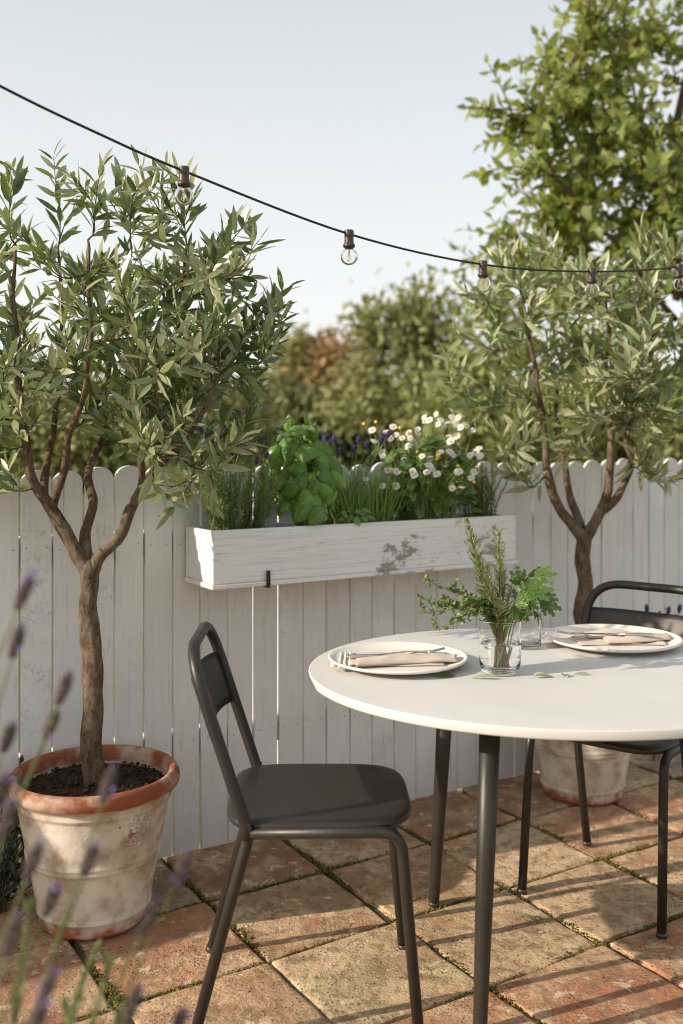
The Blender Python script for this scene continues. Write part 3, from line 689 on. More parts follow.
tips = [pl(*q) for q in ((10, 195, -.1), (22, 235, .05), (84, 192, 0), (92, 205, -.15), (130, 215, .05), (192, 200, -.12), (184, 222, -.1), (228, 250, 0), (242, 268, .05), (262, 362, -.1), (205, 470, -.12), (242, 300, .1), (150, 210, -.15), (60, 200, .1),
                          (-10, 250, 0), (-25, 320, -.1), (-20, 400, 0), (255, 320, .1), (250, 410, .1), (236, 270, -.2), (170, 230, .1), (110, 200, .1), (40, 255, -.2), (215, 265, -.1),
                          (190, 492, -.16), (165, 470, -.28), (-5, 440, -.1), (230, 440, -.2), (214, 450, 0), (150, 440, -.3), (-12, 480, -.05))]
olive(tl, tr_pts, limbs, tips, [((-.58, 2.70, 1.57), (.42, .36, .33), 1.0), ((-.42, 2.68, 1.55), (.20, .28, .22), .25), ((-.70, 2.66, 1.45), (.36, .34, .18), .5), ((-.40, 2.70, 1.46), (.26, .3, .2), .3), ((-.68, 2.70, 1.42), (.36, .34, .12), .3)], 41, 5, M['olive'], .0265, .092, .0215, 2)
ZR = 3.64
def pr(x, y, dz=0.0): return px(x, y, ZR + dz)
tr_ = thing('olive_tree', 'potted olive tree with four upright limbs behind the table, in front of the broad-leaved tree', 'tree', POT_R + Vector((0, 0, .35)), 0, 'potted olive trees')
limbs = [([pr(583, 538), pr(562, 511), pr(549, 480), pr(546, 455), pr(543, 420), pr(535, 375, -.05), pr(528, 330, -.05), pr(522, 290, -.05)], .021, .004),
         ([pr(582, 530, .03), pr(568, 488, .06), pr(562, 456, .1), pr(556, 420, .14), pr(560, 360, .2)], .017, .006),
         ([pr(585, 538), pr(602, 508), pr(611, 472), pr(610, 440), pr(606, 400), pr(608, 340), pr(606, 300)], .021, .004),
         ([pr(600, 512), pr(618, 495, -.03), pr(630, 466, -.06), pr(628, 440, -.08), pr(640, 390, -.1), pr(652, 340, -.1), pr(656, 295, -.1)], .016, .004)]
tips = [pr(*q) for q in ((466, 292, 0), (474, 340, -.1), (500, 262, .1), (520, 280, -.1), (560, 270, 0), (584, 284, -.2), (610, 272, .1), (640, 262, -.1), (655, 258, .1), (678, 270, 0), (700, 300, 0), (705, 350, .1), (448, 372, -.1), (462, 385, .1),
                          (480, 415, 0), (500, 445, -.15), (530, 440, -.25), (690, 470, -.1), (670, 480, -.2), (570, 440, -.25), (520, 470, -.2), (650, 450, -.2), (700, 400, 0), (490, 300, .15), (540, 270, .1), (598, 285, -.2), (630, 300, -.2))]
olive(tr_, [POT_R + Vector((0, 0, .33)), pr(586, 640), pr(581, 610), pr(587, 580), pr(583, 555), pr(584, 536)], limbs, tips,
      [(tuple(pr(590, 358)), (.42, .36, .30), 1.0), (tuple(pr(580, 400)), (.42, .34, .18), .5)], 42, 11, M['olive_pale'], .0275, .102, .0225, 2)

# ------------------------------------------------------------------ window box with herbs
BT0, BT1, BN0, BN1, BZ0, BZ1 = .078, 1.244, .012, .222, .854, 1.027
box = thing('window_box', 'long white wooden window box with worn paint hung on the fence', 'planter box', fen((BT0 + BT1) / 2, .11, BZ0), FANG, local=True)
hl = (BT1 - BT0) / 2
def bx(name, lo, hi, mat='boxpaint', bev=.003):
    b = MB(); b.box(lo, hi); return b.build(name, M[mat], box, smooth=False, bevel=bev)
# local: x along the box, -y to the front (fence normal is -y)
bx('front_panel', (-hl, -.112, .0145), (hl, -.094, .173)); bx('back_panel', (-hl, .080, .0145), (hl, .096, .170))
bx('side_panel', (-hl + .002, -.0935, .0145), (-hl + .018, .0795, .171)); bx('side_panel', (hl - .018, -.0935, .0145), (hl - .002, .0795, .171))
bx('base_board', (-hl - .005, -.119, 0), (hl + .005, .096, .014))
b = MB(); rn = random.Random(3)
nx, ny = 60, 10
for i in range(nx + 1):
    for j in range(ny + 1):
        x, y = -hl + .019 + (2 * hl - .038) * i / nx, -.093 + .172 * j / ny; b.v.append(Vector((x, y, .148 + .010 * noise.noise(Vector((x * 20, y * 20, 1))))))
for i in range(nx):
    for j in range(ny): q = i * (ny + 1) + j; b.quad(q, q + ny + 1, q + ny + 2, q + 1)
b.build('soil', M['crumb'], box)
b = MB(); bxx = .045 + .173 - hl + .02
for tt in (.235,):
    x = tt - (BT0 + BT1) / 2 + .02
    b.ribbon([Vector((x, -.119 - .003, .046)), Vector((x, -.1225, .012)), Vector((x, -.1225, -.006))], [.013] * 3, .004, (0, -1, 0))
    b.ribbon([Vector((x, -.1235, -.003)), Vector((x, .0, -.003)), Vector((x, .094, -.003))], [.013] * 3, .004, (0, 0, 1))
b.build('bracket', M['iron'], box, smooth=False)
ZS = BZ0 + .146
def herb(name, label, cat, t, n=.115): return thing(name, label, cat, fen(t, n, ZS))
# rosemary: stems with needles
def needles(mb, pts, rn, L, step, mi=0, W=.0028, start=.15, seg=2, spread=(45, 85)):
    ls = [0.0]
    for a, b_ in zip(pts[:-1], pts[1:]): ls.append(ls[-1] + (b_ - a).length)
    s = ls[-1] * start; i = 0
    while s < ls[-1]:
        while i < len(ls) - 2 and ls[i + 1] < s: i += 1
        p = pts[i].lerp(pts[i + 1], (s - ls[i]) / max(1e-6, ls[i + 1] - ls[i])); d = (pts[i + 1] - pts[i]).normalized(); u, w_ = ortho(d); a0 = rn.uniform(0, PI)
        q = s / ls[-1]; k = 1 if q < .75 else 1 - .65 * (q - .75) / .25
        for sg in range(4):
            a = a0 + sg * PI / 2 + rn.uniform(-.3, .3); e = R(rn.uniform(*spread)) * (1.1 - .38 * q); sd = u * math.cos(a) + w_ * math.sin(a)
            mb.leaf(p, d * math.cos(e) + sd * math.sin(e), d * math.sin(e) - sd * math.cos(e) + rv(rn, .1), L * k * rn.uniform(.75, 1.15), W, rn.uniform(-.5, .2), seg, 'needle', .15, mi)
        s += step * rn.uniform(.8, 1.2)
    d = (pts[-1] - pts[-2]).normalized()
    for _ in range(5): mb.leaf(pts[-1], d + rv(rn, .22), rv(rn), L * .55, W, 0, seg, 'needle', .15, mi)
def bush(root, rn, nst, t_r, n_r, hgt, L, step, mat, stem='twig', lean=.5, W=.0028):
    st, fo = MB(), MB(); o = root.location
    for _ in range(nst):
        a, b_ = rn.uniform(-1, 1), rn.uniform(-1, 1); p = o + FD * (a * t_r * .55) + FN * (b_ * n_r * .6); h = hgt * rn.uniform(.6, 1.05)
        e = p + FD * (a * t_r * lean + rn.gauss(0, .012)) + FN * (b_ * n_r * lean + rn.gauss(0, .012)) + Vector((0, 0, h))
        c = catmull([p - Vector((0, 0, .015)), p.lerp(e, .5) + FD * rn.gauss(0, .012) + FN * (rn.gauss(0, .012) + .008), e], 5)
        st.tube(c, (.0018, .0009), 4, cap=False); needles(fo, c, rn, L, step, W=W, start=.12)
    st.build('stems', M[stem], root); fo.build('foliage', M[mat], root)
bush(herb('rosemary_plant', 'bushy rosemary with upright needle stems at the left end of the window box', 'herb', .215), random.Random(1), 36, .13, .055, .235, .026, .0072, 'rosemary', W=.0044)
bush(herb('rosemary_plant', 'feathery pale green rosemary at the right end of the window box', 'herb', 1.165), random.Random(2), 30, .075, .05, .225, .020, .0068, 'rosemary_tip', lean=.35, W=.0036)
# lavender among the herbs
def lav_spike(mb, p, d, L, Wd, rn, calyx=0, petal=1, whorls=7):
    d = d.normalized(); u, w_ = ortho(d)
    for k in range(whorls):
        q = k / (whorls - 1); c = p + d * (L * q); rr = Wd * (.55 + .45 * math.sin(PI * (.15 + .8 * q))) * (.75 if q > .9 else 1)
        for j in range(6):
            a = 2 * PI * j / 6 + k * .55 + rn.uniform(-.2, .2); sd = u * math.cos(a) + w_ * math.sin(a)
            ax = (d * .75 + sd * .65).normalized(); s_, n_ = ortho(ax)
            mb.ell(c + sd * rr * .45, (rr * .26, rr * .26, rr * .62), (s_, n_, ax), 5, 4, mi=calyx)
            if rn.random() < (.7 if q > .85 else .05):
                for _ in range(2): mb.leaf(c + sd * rr * .75 + ax * rr * .3, ax + rv(rn, .5), rv(rn), rr * .75, rr * .55, .4, 2, 'round', .2, petal)
def box_lavender(root, rn, heads, mat=('lav_deep', 'lav_deep')):
    st = MB(); o = root.location
    for (x, y, Z) in heads:
        tip = px(x, y, Z); p = o + FD * rn.uniform(-.05, .05) + FN * rn.uniform(-.02, .02) - Vector((0, 0, .01)); c = catmull([p, p.lerp(tip, .55) + Vector((0, 0, .03)), tip], 5)
        st.tube(c, (.0015, .001), 4, cap=False); needles(st, c[:7], rn, .03, .02, mi=1, W=.003)
        f = MB(); lav_spike(f, tip, (c[-1] - c[-2]) + Vector((0, 0, .02)), .022, .0095, rn, 0, 1, 5); f.build('flower_spike', [M[mat[0]], M[mat[1]]], root)
    st.build('stems', [M['herb_stem'], M['lav_leaf']], root)
r1 = random.Random(7)
box_lavender(herb('lavender_plant', 'lavender with small dark purple heads behind the rosemary in the window box', 'herb', .24, .055), r1,
             [(r1.uniform(196, 272), r1.uniform(430, 478), 3.08 + r1.uniform(0, .1)) for _ in range(16)] + [(212, 442, 3.1), (217, 448, 3.1), (233, 458, 3.1), (198, 452, 3.1), (265, 440, 3.13), (266, 458, 3.12), (275, 434, 3.15)])
box_lavender(herb('lavender_plant', 'lavender with dark purple heads rising behind the chives in the window box', 'herb', .60, .06), r1,
             [(r1.uniform(318, 392), r1.uniform(436, 456), 3.3 + r1.uniform(0, .1)) for _ in range(10)] + [(320, 440, 3.25), (329, 436, 3.25), (335, 444, 3.3), (358, 443, 3.3), (353, 452, 3.3), (388, 437, 3.35), (380, 445, 3.35), (366, 448, 3.3)])
# basil
def basil(root, rn):
    st, fo = MB(), MB(); o = root.location
    spec = [(300, 425, -.02, 34, 20), (283, 432, .0, 32, 22), (318, 440, .03, 36, 20), (290, 448, -.04, 34, 22), (306, 446, -.05, 40, 26), (276, 455, 0, 34, 20), (325, 455, 0, 36, 18), (316, 468, -.03, 40, 18), (296, 470, -.06, 34, 20),
            (280, 478, -.05, 36, 20), (310, 482, -.07, 36, 24), (330, 472, -.03, 38, 22), (322, 488, -.06, 38, 20), (290, 490, -.08, 34, 22), (303, 495, -.1, 32, 22), (278, 492, -.05, 30, 20), (318, 500, -.09, 36, 24), (299, 430, .04, 30, 18),
            (334, 462, .02, 36, 20), (340, 476, .0, 30, 18), (285, 466, .02, 34, 20), (305, 460, 0, 36, 22), (272, 468, .02, 30, 18), (312, 428, .03, 34, 20), (328, 446, .04, 30, 18), (288, 440, .05, 34, 22), (281, 502, -.06, 28, 18), (300, 508, -.11, 38, 28), (316, 510, -.12, 36, 24)]
    Z0 = o.y
    for x, y, dz, L, W in spec:
        p = px(x, y, Z0 + dz); s_ = Z0 / F; side = (x - 304) / 40
        base = Vector((o.x + side * .035, o.y + dz * .5, o.z + max(.02, (p.z - o.z) * .55)))
        c = catmull([Vector((o.x + rn.uniform(-.03, .03), o.y + rn.uniform(-.02, .02), o.z - .02)), base, p], 4); st.tube(c, (.0022, .0012), 5, cap=False)
        low = max(0, (y - 440) / 70)
        topq = max(0, min(1, (455 - y) / 30))
        d = Vector((side * .8 + rn.gauss(0, .4), -.55 + rn.gauss(0, .15), -.75 + .75 * topq + rn.gauss(0, .25)))
        nn = Vector((side * .45 + rn.gauss(0, .35), -.65, .8 + rn.gauss(0, .25)))
        k = s_ * rn.uniform(.8, 1.02)
        fo.dome(p - d.normalized() * L * k * .4, d, nn, L * k * .92, W * k * 1.12, rn.uniform(1.0, 1.7), 9, rn.uniform(.6, .95))
        if rn.random() < .4: fo.dome(p - d.normalized() * L * k * .5, Vector((-d.x, d.y * .3, abs(d.z) + .4)), nn, L * k * .6, W * k * .6, .8, 7, .5)
    for k in range(14):
        p = o + FD * rn.uniform(-.07, .07) - FN * rn.uniform(.0, .05) + Vector((0, 0, rn.uniform(.05, .3)))
        fo.dome(p, rv(rn) + Vector((0, -.2, 0)), Vector((0, -.3, 1)) + rv(rn, .3), rn.uniform(.04, .065), rn.uniform(.026, .04), .8, 7, .5)
    st.build('stems', M['herb_stem'], root); fo.build('foliage', M['basil'], root)
basil(herb('basil_plant', 'lush basil with large puffed bright green leaves spilling over the box edge', 'herb', .445), random.Random(12))
# chives
def chives(root, rn, n, t_r, hgt, mat='chive'):
    fo = MB(); o = root.location
    for _ in range(n):
        a, b_ = rn.uniform(-1, 1), rn.uniform(-1, 1); p = o + FD * a * t_r + FN * b_ * .06; h = hgt * rn.uniform(.55, 1.1); d = Vector((rn.gauss(0, .16), rn.gauss(0, .14), 1)) + FD * a * .25
        fo.leaf(p - Vector((0, 0, .01)), d, rv(rn), h, rn.uniform(.0028, .0044), rn.choice((.15, .3, .5, 1.0)) * rn.uniform(.4, 1.2), 7, 'blade', .5)
    fo.build('blades', M[mat], root)
chives(herb('chive_plant', 'tuft of thin upright green chives between the basil and the daisies', 'herb', .665), random.Random(31), 420, .09, .225)
# small sprout left of the chives
sp = herb('herb_seedling', 'small leafy seedling at the front edge of the window box beside the basil', 'herb', .585, .195); rn = random.Random(6); fo = MB(); st = MB()
for k in range(14):
    p = sp.location + FD * rn.uniform(-.06, .06) + FN * rn.uniform(-.01, .02) + Vector((0, 0, rn.uniform(.03, .075))); st.tube([sp.location + Vector((rn.uniform(-.04, .04), 0, -.01)), p], (.0014, .001), 4, cap=False)
    fo.leaf(p, Vector((rn.gauss(0, .6), -.6, rn.uniform(-.6, .4))), Vector((0, -.5, 1)), rn.uniform(.022, .042), rn.uniform(.016, .026), .6, 6, 'ovate', -.25)
st.build('stems', M['herb_stem'], sp); fo.build('foliage', M['strawleaf'], sp)
# daisies
dz = herb('daisy_plant', 'leafy daisy plant crowded with small white flowers in the window box', 'flowering plant', .93); rn = random.Random(17)
fo = MB(); st = MB()
for k in range(340):
    v = Vector((rn.uniform(-1, 1), rn.uniform(-1, 1), rn.uniform(0, 1))); hh = .06 + .25 * v.z; wd = .145 * (1.0 if v.z < .8 else .85)
    p = dz.location + FD * (v.x * wd) + FN * (v.y * .075 + .012) + Vector((0, 0, hh * (1 - .3 * v.x * v.x)))
    q = dz.location + FD * (v.x * wd * .5) + FN * v.y * .05; st.tube(catmull([q - Vector((0, 0, .01)), q.lerp(p, .6) + Vector((0, 0, .02)), p], 3), (.0013, .0009), 3, cap=False)
    fo.leaf(p, FD * (v.x + rn.gauss(0, .4)) + FN * (v.y + rn.gauss(.2, .4)) + Vector((0, 0, rn.uniform(-.5, .3))), FN * .6 + Vector((0, 0, .9)) + rv(rn, .3), rn.uniform(.034, .056), rn.uniform(.026, .042), rn.uniform(.2, .8), 6, 'ovate', .2)
fm = MB(); rn2 = random.Random(2)
for k in range(17): a = 2 * PI * k / 17; fm.leaf(Vector((math.cos(a) * .004, math.sin(a) * .004, 0)), Vector((math.cos(a), math.sin(a), .08 + rn2.uniform(-.1, .12))), Vector((0, 0, 1)), .0125 * rn2.uniform(.9, 1.08), .0058, .25, 4, 'petal', .12)
cmx = MB(); cmx.ell((0, 0, .0003), (.0045, .0045, .0032), None, 10, 7)
ymx = MB(); ymx.ell((0, 0, .001), (.0085, .0085, .0062), None, 10, 7)
fl0 = None
heads = [(rn.uniform(382, 474), rn.uniform(414, 450)) for _ in range(24)] + [(402, 426), (424, 412), (438, 424), (452, 417), (466, 425), (476, 440), (398, 437), (383, 432), (372, 425), (388, 446), (410, 438), (427, 436), (445, 440), (430, 447), (458, 436), (473, 430), (418, 428), (440, 452), (374, 436), (396, 450),
         (449, 430), (436, 414), (414, 420), (460, 447), (432, 468), (404, 460), (386, 420), (470, 455), (452, 488), (461, 487), (471, 478), (474, 472), (479, 448), (366, 443), (422, 456), (444, 426), (390, 438), (480, 420), (456, 425), (429, 420), (408, 446), (382, 452)]
yel = [(392, 470), (418, 452), (446, 441), (458, 466), (364, 424), (376, 422), (438, 456), (470, 458), (474, 482), (437, 523 - 64), (400, 428)]
for i, (x, y) in enumerate(heads + yel):
    y += rn.choice((0, 0, 0, 5, 12, 24, 36)) if i < len(heads) and y < 452 else 0; Zt = 3.42 + rn.uniform(-.09, .09) - (y - 440) * .0012 - (.06 if y > 455 else 0); p = px(x, y, Zt); q = dz.location + FD * ((p - dz.location).dot(FD) * .45) + FN * rn.uniform(-.02, .03)
    st.tube(catmull([q, q.lerp(p, .55) + Vector((0, 0, .02)), p], 4), (.0012, .0009), 4, cap=False)
    isy = i >= len(heads)
    nrm = Vector((rn.gauss(-.25, .35), rn.gauss(-.75, .25), rn.uniform(.25, .95))).normalized()
    if isy:
        if i == len(heads): y0 = o = ymx.build('flower_bud', M['yolk'], dz, org=(0, 0, 0))
        else: o = y0.copy(); COL.objects.link(o)
    elif fl0 is None:
        fl0 = o = fm.build('flower', M['petal'], dz, org=(0, 0, 0)); cc = cmx.build('flower_centre', M['yolk'], o)
    else:
        o = fl0.copy(); COL.objects.link(o); c2 = cc.copy(); COL.objects.link(c2); c2.parent = o
    o.parent = dz; o.location = p - dz.location; o.rotation_euler = nrm.to_track_quat('Z', 'Y').to_euler(); k = rn.uniform(.70, .96); o.scale = (k, k, k)
st.build('stems', M['herb_stem'], dz); fo.build('foliage', M['strawleaf'], dz)

# ------------------------------------------------------------------ chairs
def chair(root, dx=1.0):
    T = .0125; W = .195
    def X(a): return a * dx
    for sy in (-1, 1):
        b = MB(); b.tube(fillet([Vector((X(-.158), sy * W, .475)), Vector((X(-.155), sy * W, .44)), Vector((X(-.275), sy * (W + .008), 0))], .05), T, 12); o = b.build('leg', M['metal'], root); g = MB(); f0 = Vector((X(-.2755), sy * (W + .008), -.002)); g.tube([f0, f0 + Vector((X(.003), 0, .012))], T * 1.12, 14); g.build('foot_cap', M['socket'], o)
        b = MB(); b.tube(fillet([Vector((X(-.15), sy * W, .4515)), Vector((X(.172), sy * W, .4515)), Vector((X(.212), sy * (W + .008), 0))], .05, 8), T, 12); o = b.build('leg', M['metal'], root); g = MB(); f0 = Vector((X(.2125), sy * (W + .008), -.002)); g.tube([f0, f0 + Vector((X(-.001), 0, .012))], T * 1.12, 14); g.build('foot_cap', M['socket'], o)
    b = MB()
    b.tube(fillet([Vector((X(-.155), -W, .44)), Vector((X(-.16), -W, .47)), Vector((X(-.28), -W, .838)), Vector((X(-.28), W, .838)), Vector((X(-.16), W, .47)), Vector((X(-.155), W, .44))], [.06, .115, .115, .06], 12), T * 1.05, 14)
    b.build('back_frame', M['metal'], root)
    # curved back slat
    b = MB(); n = 22; rows = 6
    for side in (0, 1):
        for j in range(rows + 1):
            q = j / rows; z = .635 + .125 * q; xb = -.16 + (-.285 + .16) * (z - .47) / .388
            for i in range(n + 1):
                s = -1 + 2 * i / n; e = 1 - abs(s) ** 3.2; b.v.append(Vector((X(xb - .032 * e - .004) + (.0022 if side else -.0022), s * (W - .004), z)))
    N = (rows + 1) * (n + 1)
    for j in range(rows):
        for i in range(n):
            a = j * (n + 1) + i; b.quad(a, a + 1, a + n + 2, a + n + 1); b.quad(N + a + n + 1, N + a + n + 2, N + a + 1, N + a)
    for i in range(n): a = i; b.quad(a + 1, a, N + a, N + a + 1); a = rows * (n + 1) + i; b.quad(a, a + 1, N + a + 1, N + a)
    b.build('back_slat', M['metal'], root)
    # seat pan: rounded outline, dished, rolled edge
    b = MB(); n = 72
    def outline(k, sc):
        a = 2 * PI * k / n; e = 4.2; c, s = math.cos(a), math.sin(a); r = (abs(c) ** e + abs(s) ** e) ** (-1 / e)
        x, y = r * c * (.208 + sc * .006), r * s * (.205 + sc * .006); return x - .002, y * (1 - .05 * (x + .2) / .4)
    ring = [(0.0, -.006), (.25, -.0055), (.5, -.0045), (.72, -.0025), (.86, -.0005), (.94, .0), (.985, -.003), (1.0, -.009), (1.0, -.016), (.985, -.02), (.94, -.0175), (.7, -.017), (.3, -.0175), (0, -.018)]
    for q, dzz in ring:
        for k in range(n): x, y = outline(k, 0); b.v.append(Vector((X(x * q), y * q, .4745 + dzz)))
    for j in range(len(ring) - 1):
        for k in range(n): k2 = (k + 1) % n; b.quad(j * n + k, j * n + k2, (j + 1) * n + k2, (j + 1) * n + k)
    for f in range(len(b.f)): b.f[f] = tuple(reversed(b.f[f]))
    b.build('seat', M['metal'], root)
c1 = thing('metal_chair', 'dark bronze metal chair turned sideways in front of the terracotta pot', 'chair', (-.05, 2.325, .004), R(1.5), 'metal chairs at the table', local=True); chair(c1)
c2 = thing('metal_chair', 'dark bronze metal chair on the far side of the table, facing the plates', 'chair', (.792, 2.866, .004), R(-128.5), 'metal chairs at the table', local=True); chair(c2, .89)

# ------------------------------------------------------------------ table
TCX, TCY, TA, TBB, TZ = .51, 2.425, .590, .520, .74
tab = thing('dining_table', 'white oval dining table on three tapered dark legs', 'table', (TCX, TCY, 0), 0, local=True)
b = MB(); ed = [(0, .718), (.3, .718), (.96, .718), (.993, .719), (.998, .7203), (1.0, .7225), (1.0, .7368), (.999, .7388), (.997, .7397), (.9945, .74), (.6, .74), (0, .74)]
b.lathe([(r * 1.0, z) for r, z in ed], 160, sx=TA, sy=TBB, tight=.003); b.build('tabletop', M['table'], tab)
for fx, fy in ((.257, 2.77), (.288, 2.085), (.905, 2.44)):
    f = Vector((fx - TCX, fy - TCY, .004)); top = Vector((f.x * .86, f.y * .86, .7195))
    if fx > .8: top = Vector((f.x * .82, f.y, .7195))
    b = MB(); b.tube([f, f.lerp(top, .02), f.lerp(top, .5), top], [.0125, .0145, .0195, .0235], 20); o = b.build('leg', M['metal'], tab)
    d = (top - f).normalized(); g = MB(); g.tube([f - Vector((0, 0, .002)), f + d * .008], .0155, 16); g.build('foot_pad', M['socket'], o)
b = MB(); b.lathe([(.0, .708), (.30, .708), (.31, .7175), (0, .7175)], 48); b.build('under_frame', M['metal'], tab)

# plates
def plate_mb(r):
    b = MB(); b.lathe([(0, .003), (r * .6, .003), (r * .63, 0), (r * .66, .0), (r * .68, .004), (r * .93, .0125), (r * .985, .0165), (r, .0195), (r * .995, .0225), (r * .975, .0225), (r * .93, .0175), (r * .80, .0108), (r * .74, .0085), (0, .0085)], 96,
                    wob=lambda a, z: .006 * math.sin(2 * a + .6) + .003 * math.sin(5 * a)); return b
PLA, PLB = px(398, 664, 2.46), px(613, 644, 2.70); PLA.z = PLB.z = TZ + .0005
o = plate_mb(.172).build('dinner_plate', M['plate'], org=PLA); tag(o, 'off-white stoneware plate by the near chair, with a striped napkin', 'plate', 'dinner plates')
o = plate_mb(.181).build('dinner_plate', M['plate'], org=PLB); tag(o, 'off-white stoneware plate in front of the far chair', 'plate', 'dinner plates')
# napkins: loosely folded cloth
def fold_cloth(b, x0, x1, yc, wd, z0, th, seed, bend=.0, mi=0, puff=0.0, taper=0.0, nx=34, skew=0.0):
    n = 28; b0 = len(b.v)
    for i in range(nx + 1):
        u = i / nx; xx = x0 + (x1 - x0) * u; w_ = wd * (1 - taper * u); y0 = yc + bend * math.sin(PI * u) + skew * u
        for k in range(n):
            a = 2 * PI * k / n; c, s = math.cos(a), math.sin(a)
            yy = w_ / 2 * math.copysign(abs(c) ** .75, c); tt = th * (1 + .35 * noise.noise(Vector((xx * 22, yy * 30, seed)))) + puff * math.sin(PI * min(1, u * 1.1)) * (1 - (yy / w_ * 2) ** 2)
            zz = tt * (math.copysign(abs(s) ** .75, s) * .5 + .5)
            wr = .0032 * noise.noise(Vector((xx * 16, yy * 45, seed + 4))) * (.3 + (s > 0))
            b.v.append(Vector((xx + .004 * noise.noise(Vector((yy * 30, zz * 90, seed))) + (yy * .1), y0 + yy + .004 * noise.noise(Vector((xx * 14, zz * 60, seed + 1))), z0 + zz + max(-.001, wr))))
    for i in range(nx):
        for k in range(n): k2 = (k + 1) % n; b.quad(b0 + i * n + k, b0 + i * n + k2, b0 + i * n + n + k2, b0 + i * n + n + k, mi)
    b.cap([b0 + k for k in range(n)][::-1], mi=mi); b.cap([b0 + nx * n + k for k in range(n)], mi=mi)
nk = thing('napkin', 'folded beige linen napkin with white striped end, on the plate by the near chair', 'napkin', PLA + Vector((0, 0, .009)), R(4), 'linen napkins', local=True)
b = MB(); fold_cloth(b, -.150, .112, .006, .165, 0, .0045, 1, bend=.010, taper=.25, skew=-.012); fold_cloth(b, -.118, .125, -.008, .115, .004, .005, 2, bend=-.006, puff=.003, skew=.014, taper=.1)
fold_cloth(b, -.108, .142, -.056, .058, .004, .013, 3, bend=.008, puff=.005, skew=.030); fold_cloth(b, .02, .120, .035, .06, .008, .006, 4, puff=.006, skew=-.02, taper=.4)
b.build('cloth', M['linen'], nk)
b = MB()
for k, x in enumerate((-.143, -.131, -.119)):
    pts = []
    for i in range(12): y = -.072 + .150 * i / 11; pts.append(Vector((x + y * .10, y, .0072 + .0018 * noise.noise(Vector((x * 22, y * 30, 1))))))
    b.ribbon(pts, [.0052] * 12, .002, (0, 0, 1))
for k in range(30): y = -.07 + .148 * k / 29; b.tube([Vector((-.148 + y * .1, y, .0035)), Vector((-.156 + y * .1, y * 1.02, .0045)), Vector((-.165 + y * .1, y * 1.04, .006))], .0007, 4)
b.build('striped_hem', M['linen_white'], nk)
nk2 = thing('napkin', 'rumpled beige linen napkin folded over, on the plate at the far chair', 'napkin', PLB + Vector((0, 0, .009)), R(2), 'linen napkins', local=True)
b = MB(); fold_cloth(b, -.100, .135, .012, .15, 0, .0045, 8, bend=.012, taper=-.1); fold_cloth(b, -.03, .155, -.030, .070, .004, .010, 7, bend=-.010, puff=.008, skew=.045)
fold_cloth(b, -.060, .085, .050, .085, .004, .006, 9, puff=.016, skew=-.022, taper=.3); fold_cloth(b, .01, .140, .03, .055, .004, .008, 12, puff=.007, skew=-.015)
b.build('cloth', M['linen'], nk2)
# cutlery
def fork_mb():
    b = MB(); pts = [Vector((x, 0, z)) for x, z in ((-.095, .001), (-.06, .003), (-.02, .0055), (.015, .007), (.035, .0055), (.05, .004), (.062, .0035))]
    b.ribbon(pts, [.011, .0105, .0075, .0055, .007, .018, .0215], .0022, (0, 0, 1))
    for k in range(4):
        y = -.0083 + .00553 * k; b.ribbon([Vector((.061, y, .0036)), Vector((.08, y, .0045)), Vector((.1, y * .97, .008)), Vector((.108, y * .95, .010))], [.0036, .0032, .0026, .0014], .0016, (0, 0, 1))
    return b
def knife_mb():
    b = MB(); b.ribbon([Vector((x, 0, z)) for x, z in ((-.105, .002), (-.1, .003), (-.05, .0035), (-.01, .003))], [.010, .013, .012, .0095], .0055, (0, 0, 1))
    b.ribbon([Vector((x, y, .003)) for x, y in ((-.012, 0), (.0, .001), (.04, .002), (.08, .002), (.1, .0), (.11, -.004))], [.0095, .016, .018, .017, .012, .003], .0016, (0, 0, 1)); return b
CUT = [('fork', fork_mb, PLA + Vector((.012, .010, .0225)), R(8), (0, -.03), 'steel fork lying on the striped napkin of the near plate', 'fork'),
       ('table_knife', knife_mb, PLA + Vector((-.022, -.016, .0225)), R(3), (.0, .0), 'steel knife beside the fork on the striped napkin of the near plate', 'knife'),
       ('fork', fork_mb, PLB + Vector((-.05, -.002, .0225)), R(158), (0, .02), 'steel fork with tines pointing left, on the rumpled napkin of the far plate', 'fork'),
       ('table_knife', knife_mb, PLB + Vector((-.005, -.016, .0285)), R(168), (0, .02), 'steel knife lying next to the fork on the far plate', 'knife')]
for nm, fn, loc, rz, tilt, lab, cat in CUT:
    o = fn().build(nm, M['steel'], org=loc); o.rotation_euler = (tilt[0], tilt[1], rz); tag(o, lab, cat, nm.replace('table_', '') + 's on the plates')

# glasses
GLA = px(500, 673, 2.375); GLA.z = TZ + .0005
def tumbler(r, h, base, th=.0022, n=64, rb=.86):
    return [(0, 0), (r * rb * .9, 0), (r * rb, .002), (r * (rb + .06), .008), (r * .985, .024), (r, .045), (r, h - .001), (r - th * .5, h), (r - th, h - .001), (r - th, .045), (r * .985 - th, .026), (r * (rb + .04) - th, base + .003), (r * rb * .8 - th, base), (0, base)]
gl = thing('glass_tumbler', 'clear straight glass tumbler of water holding the herb posy', 'glass', GLA, 0, local=True)
b = MB(); b.lathe(tumbler(.0495, .128, .012), 64); b.build('glass_wall', M['glass'], gl)
b = MB(); r = .0495 - .0022 + .0004; b.lathe([(0, .0117), (r * .72, .0117), (r * .88, .0155), (.0495 * .985 - .0018, .028), (r, .046), (r, .0705), (r - .001, .0712), (0, .0705)], 48); b.build('water', M['water'], gl)
GLB = px(527, 648, 2.66); GLB.z = TZ + .0005
g2 = thing('glass_tumbler', 'small faceted pinkish glass standing behind the herb posy', 'glass', GLB, 0, local=True)
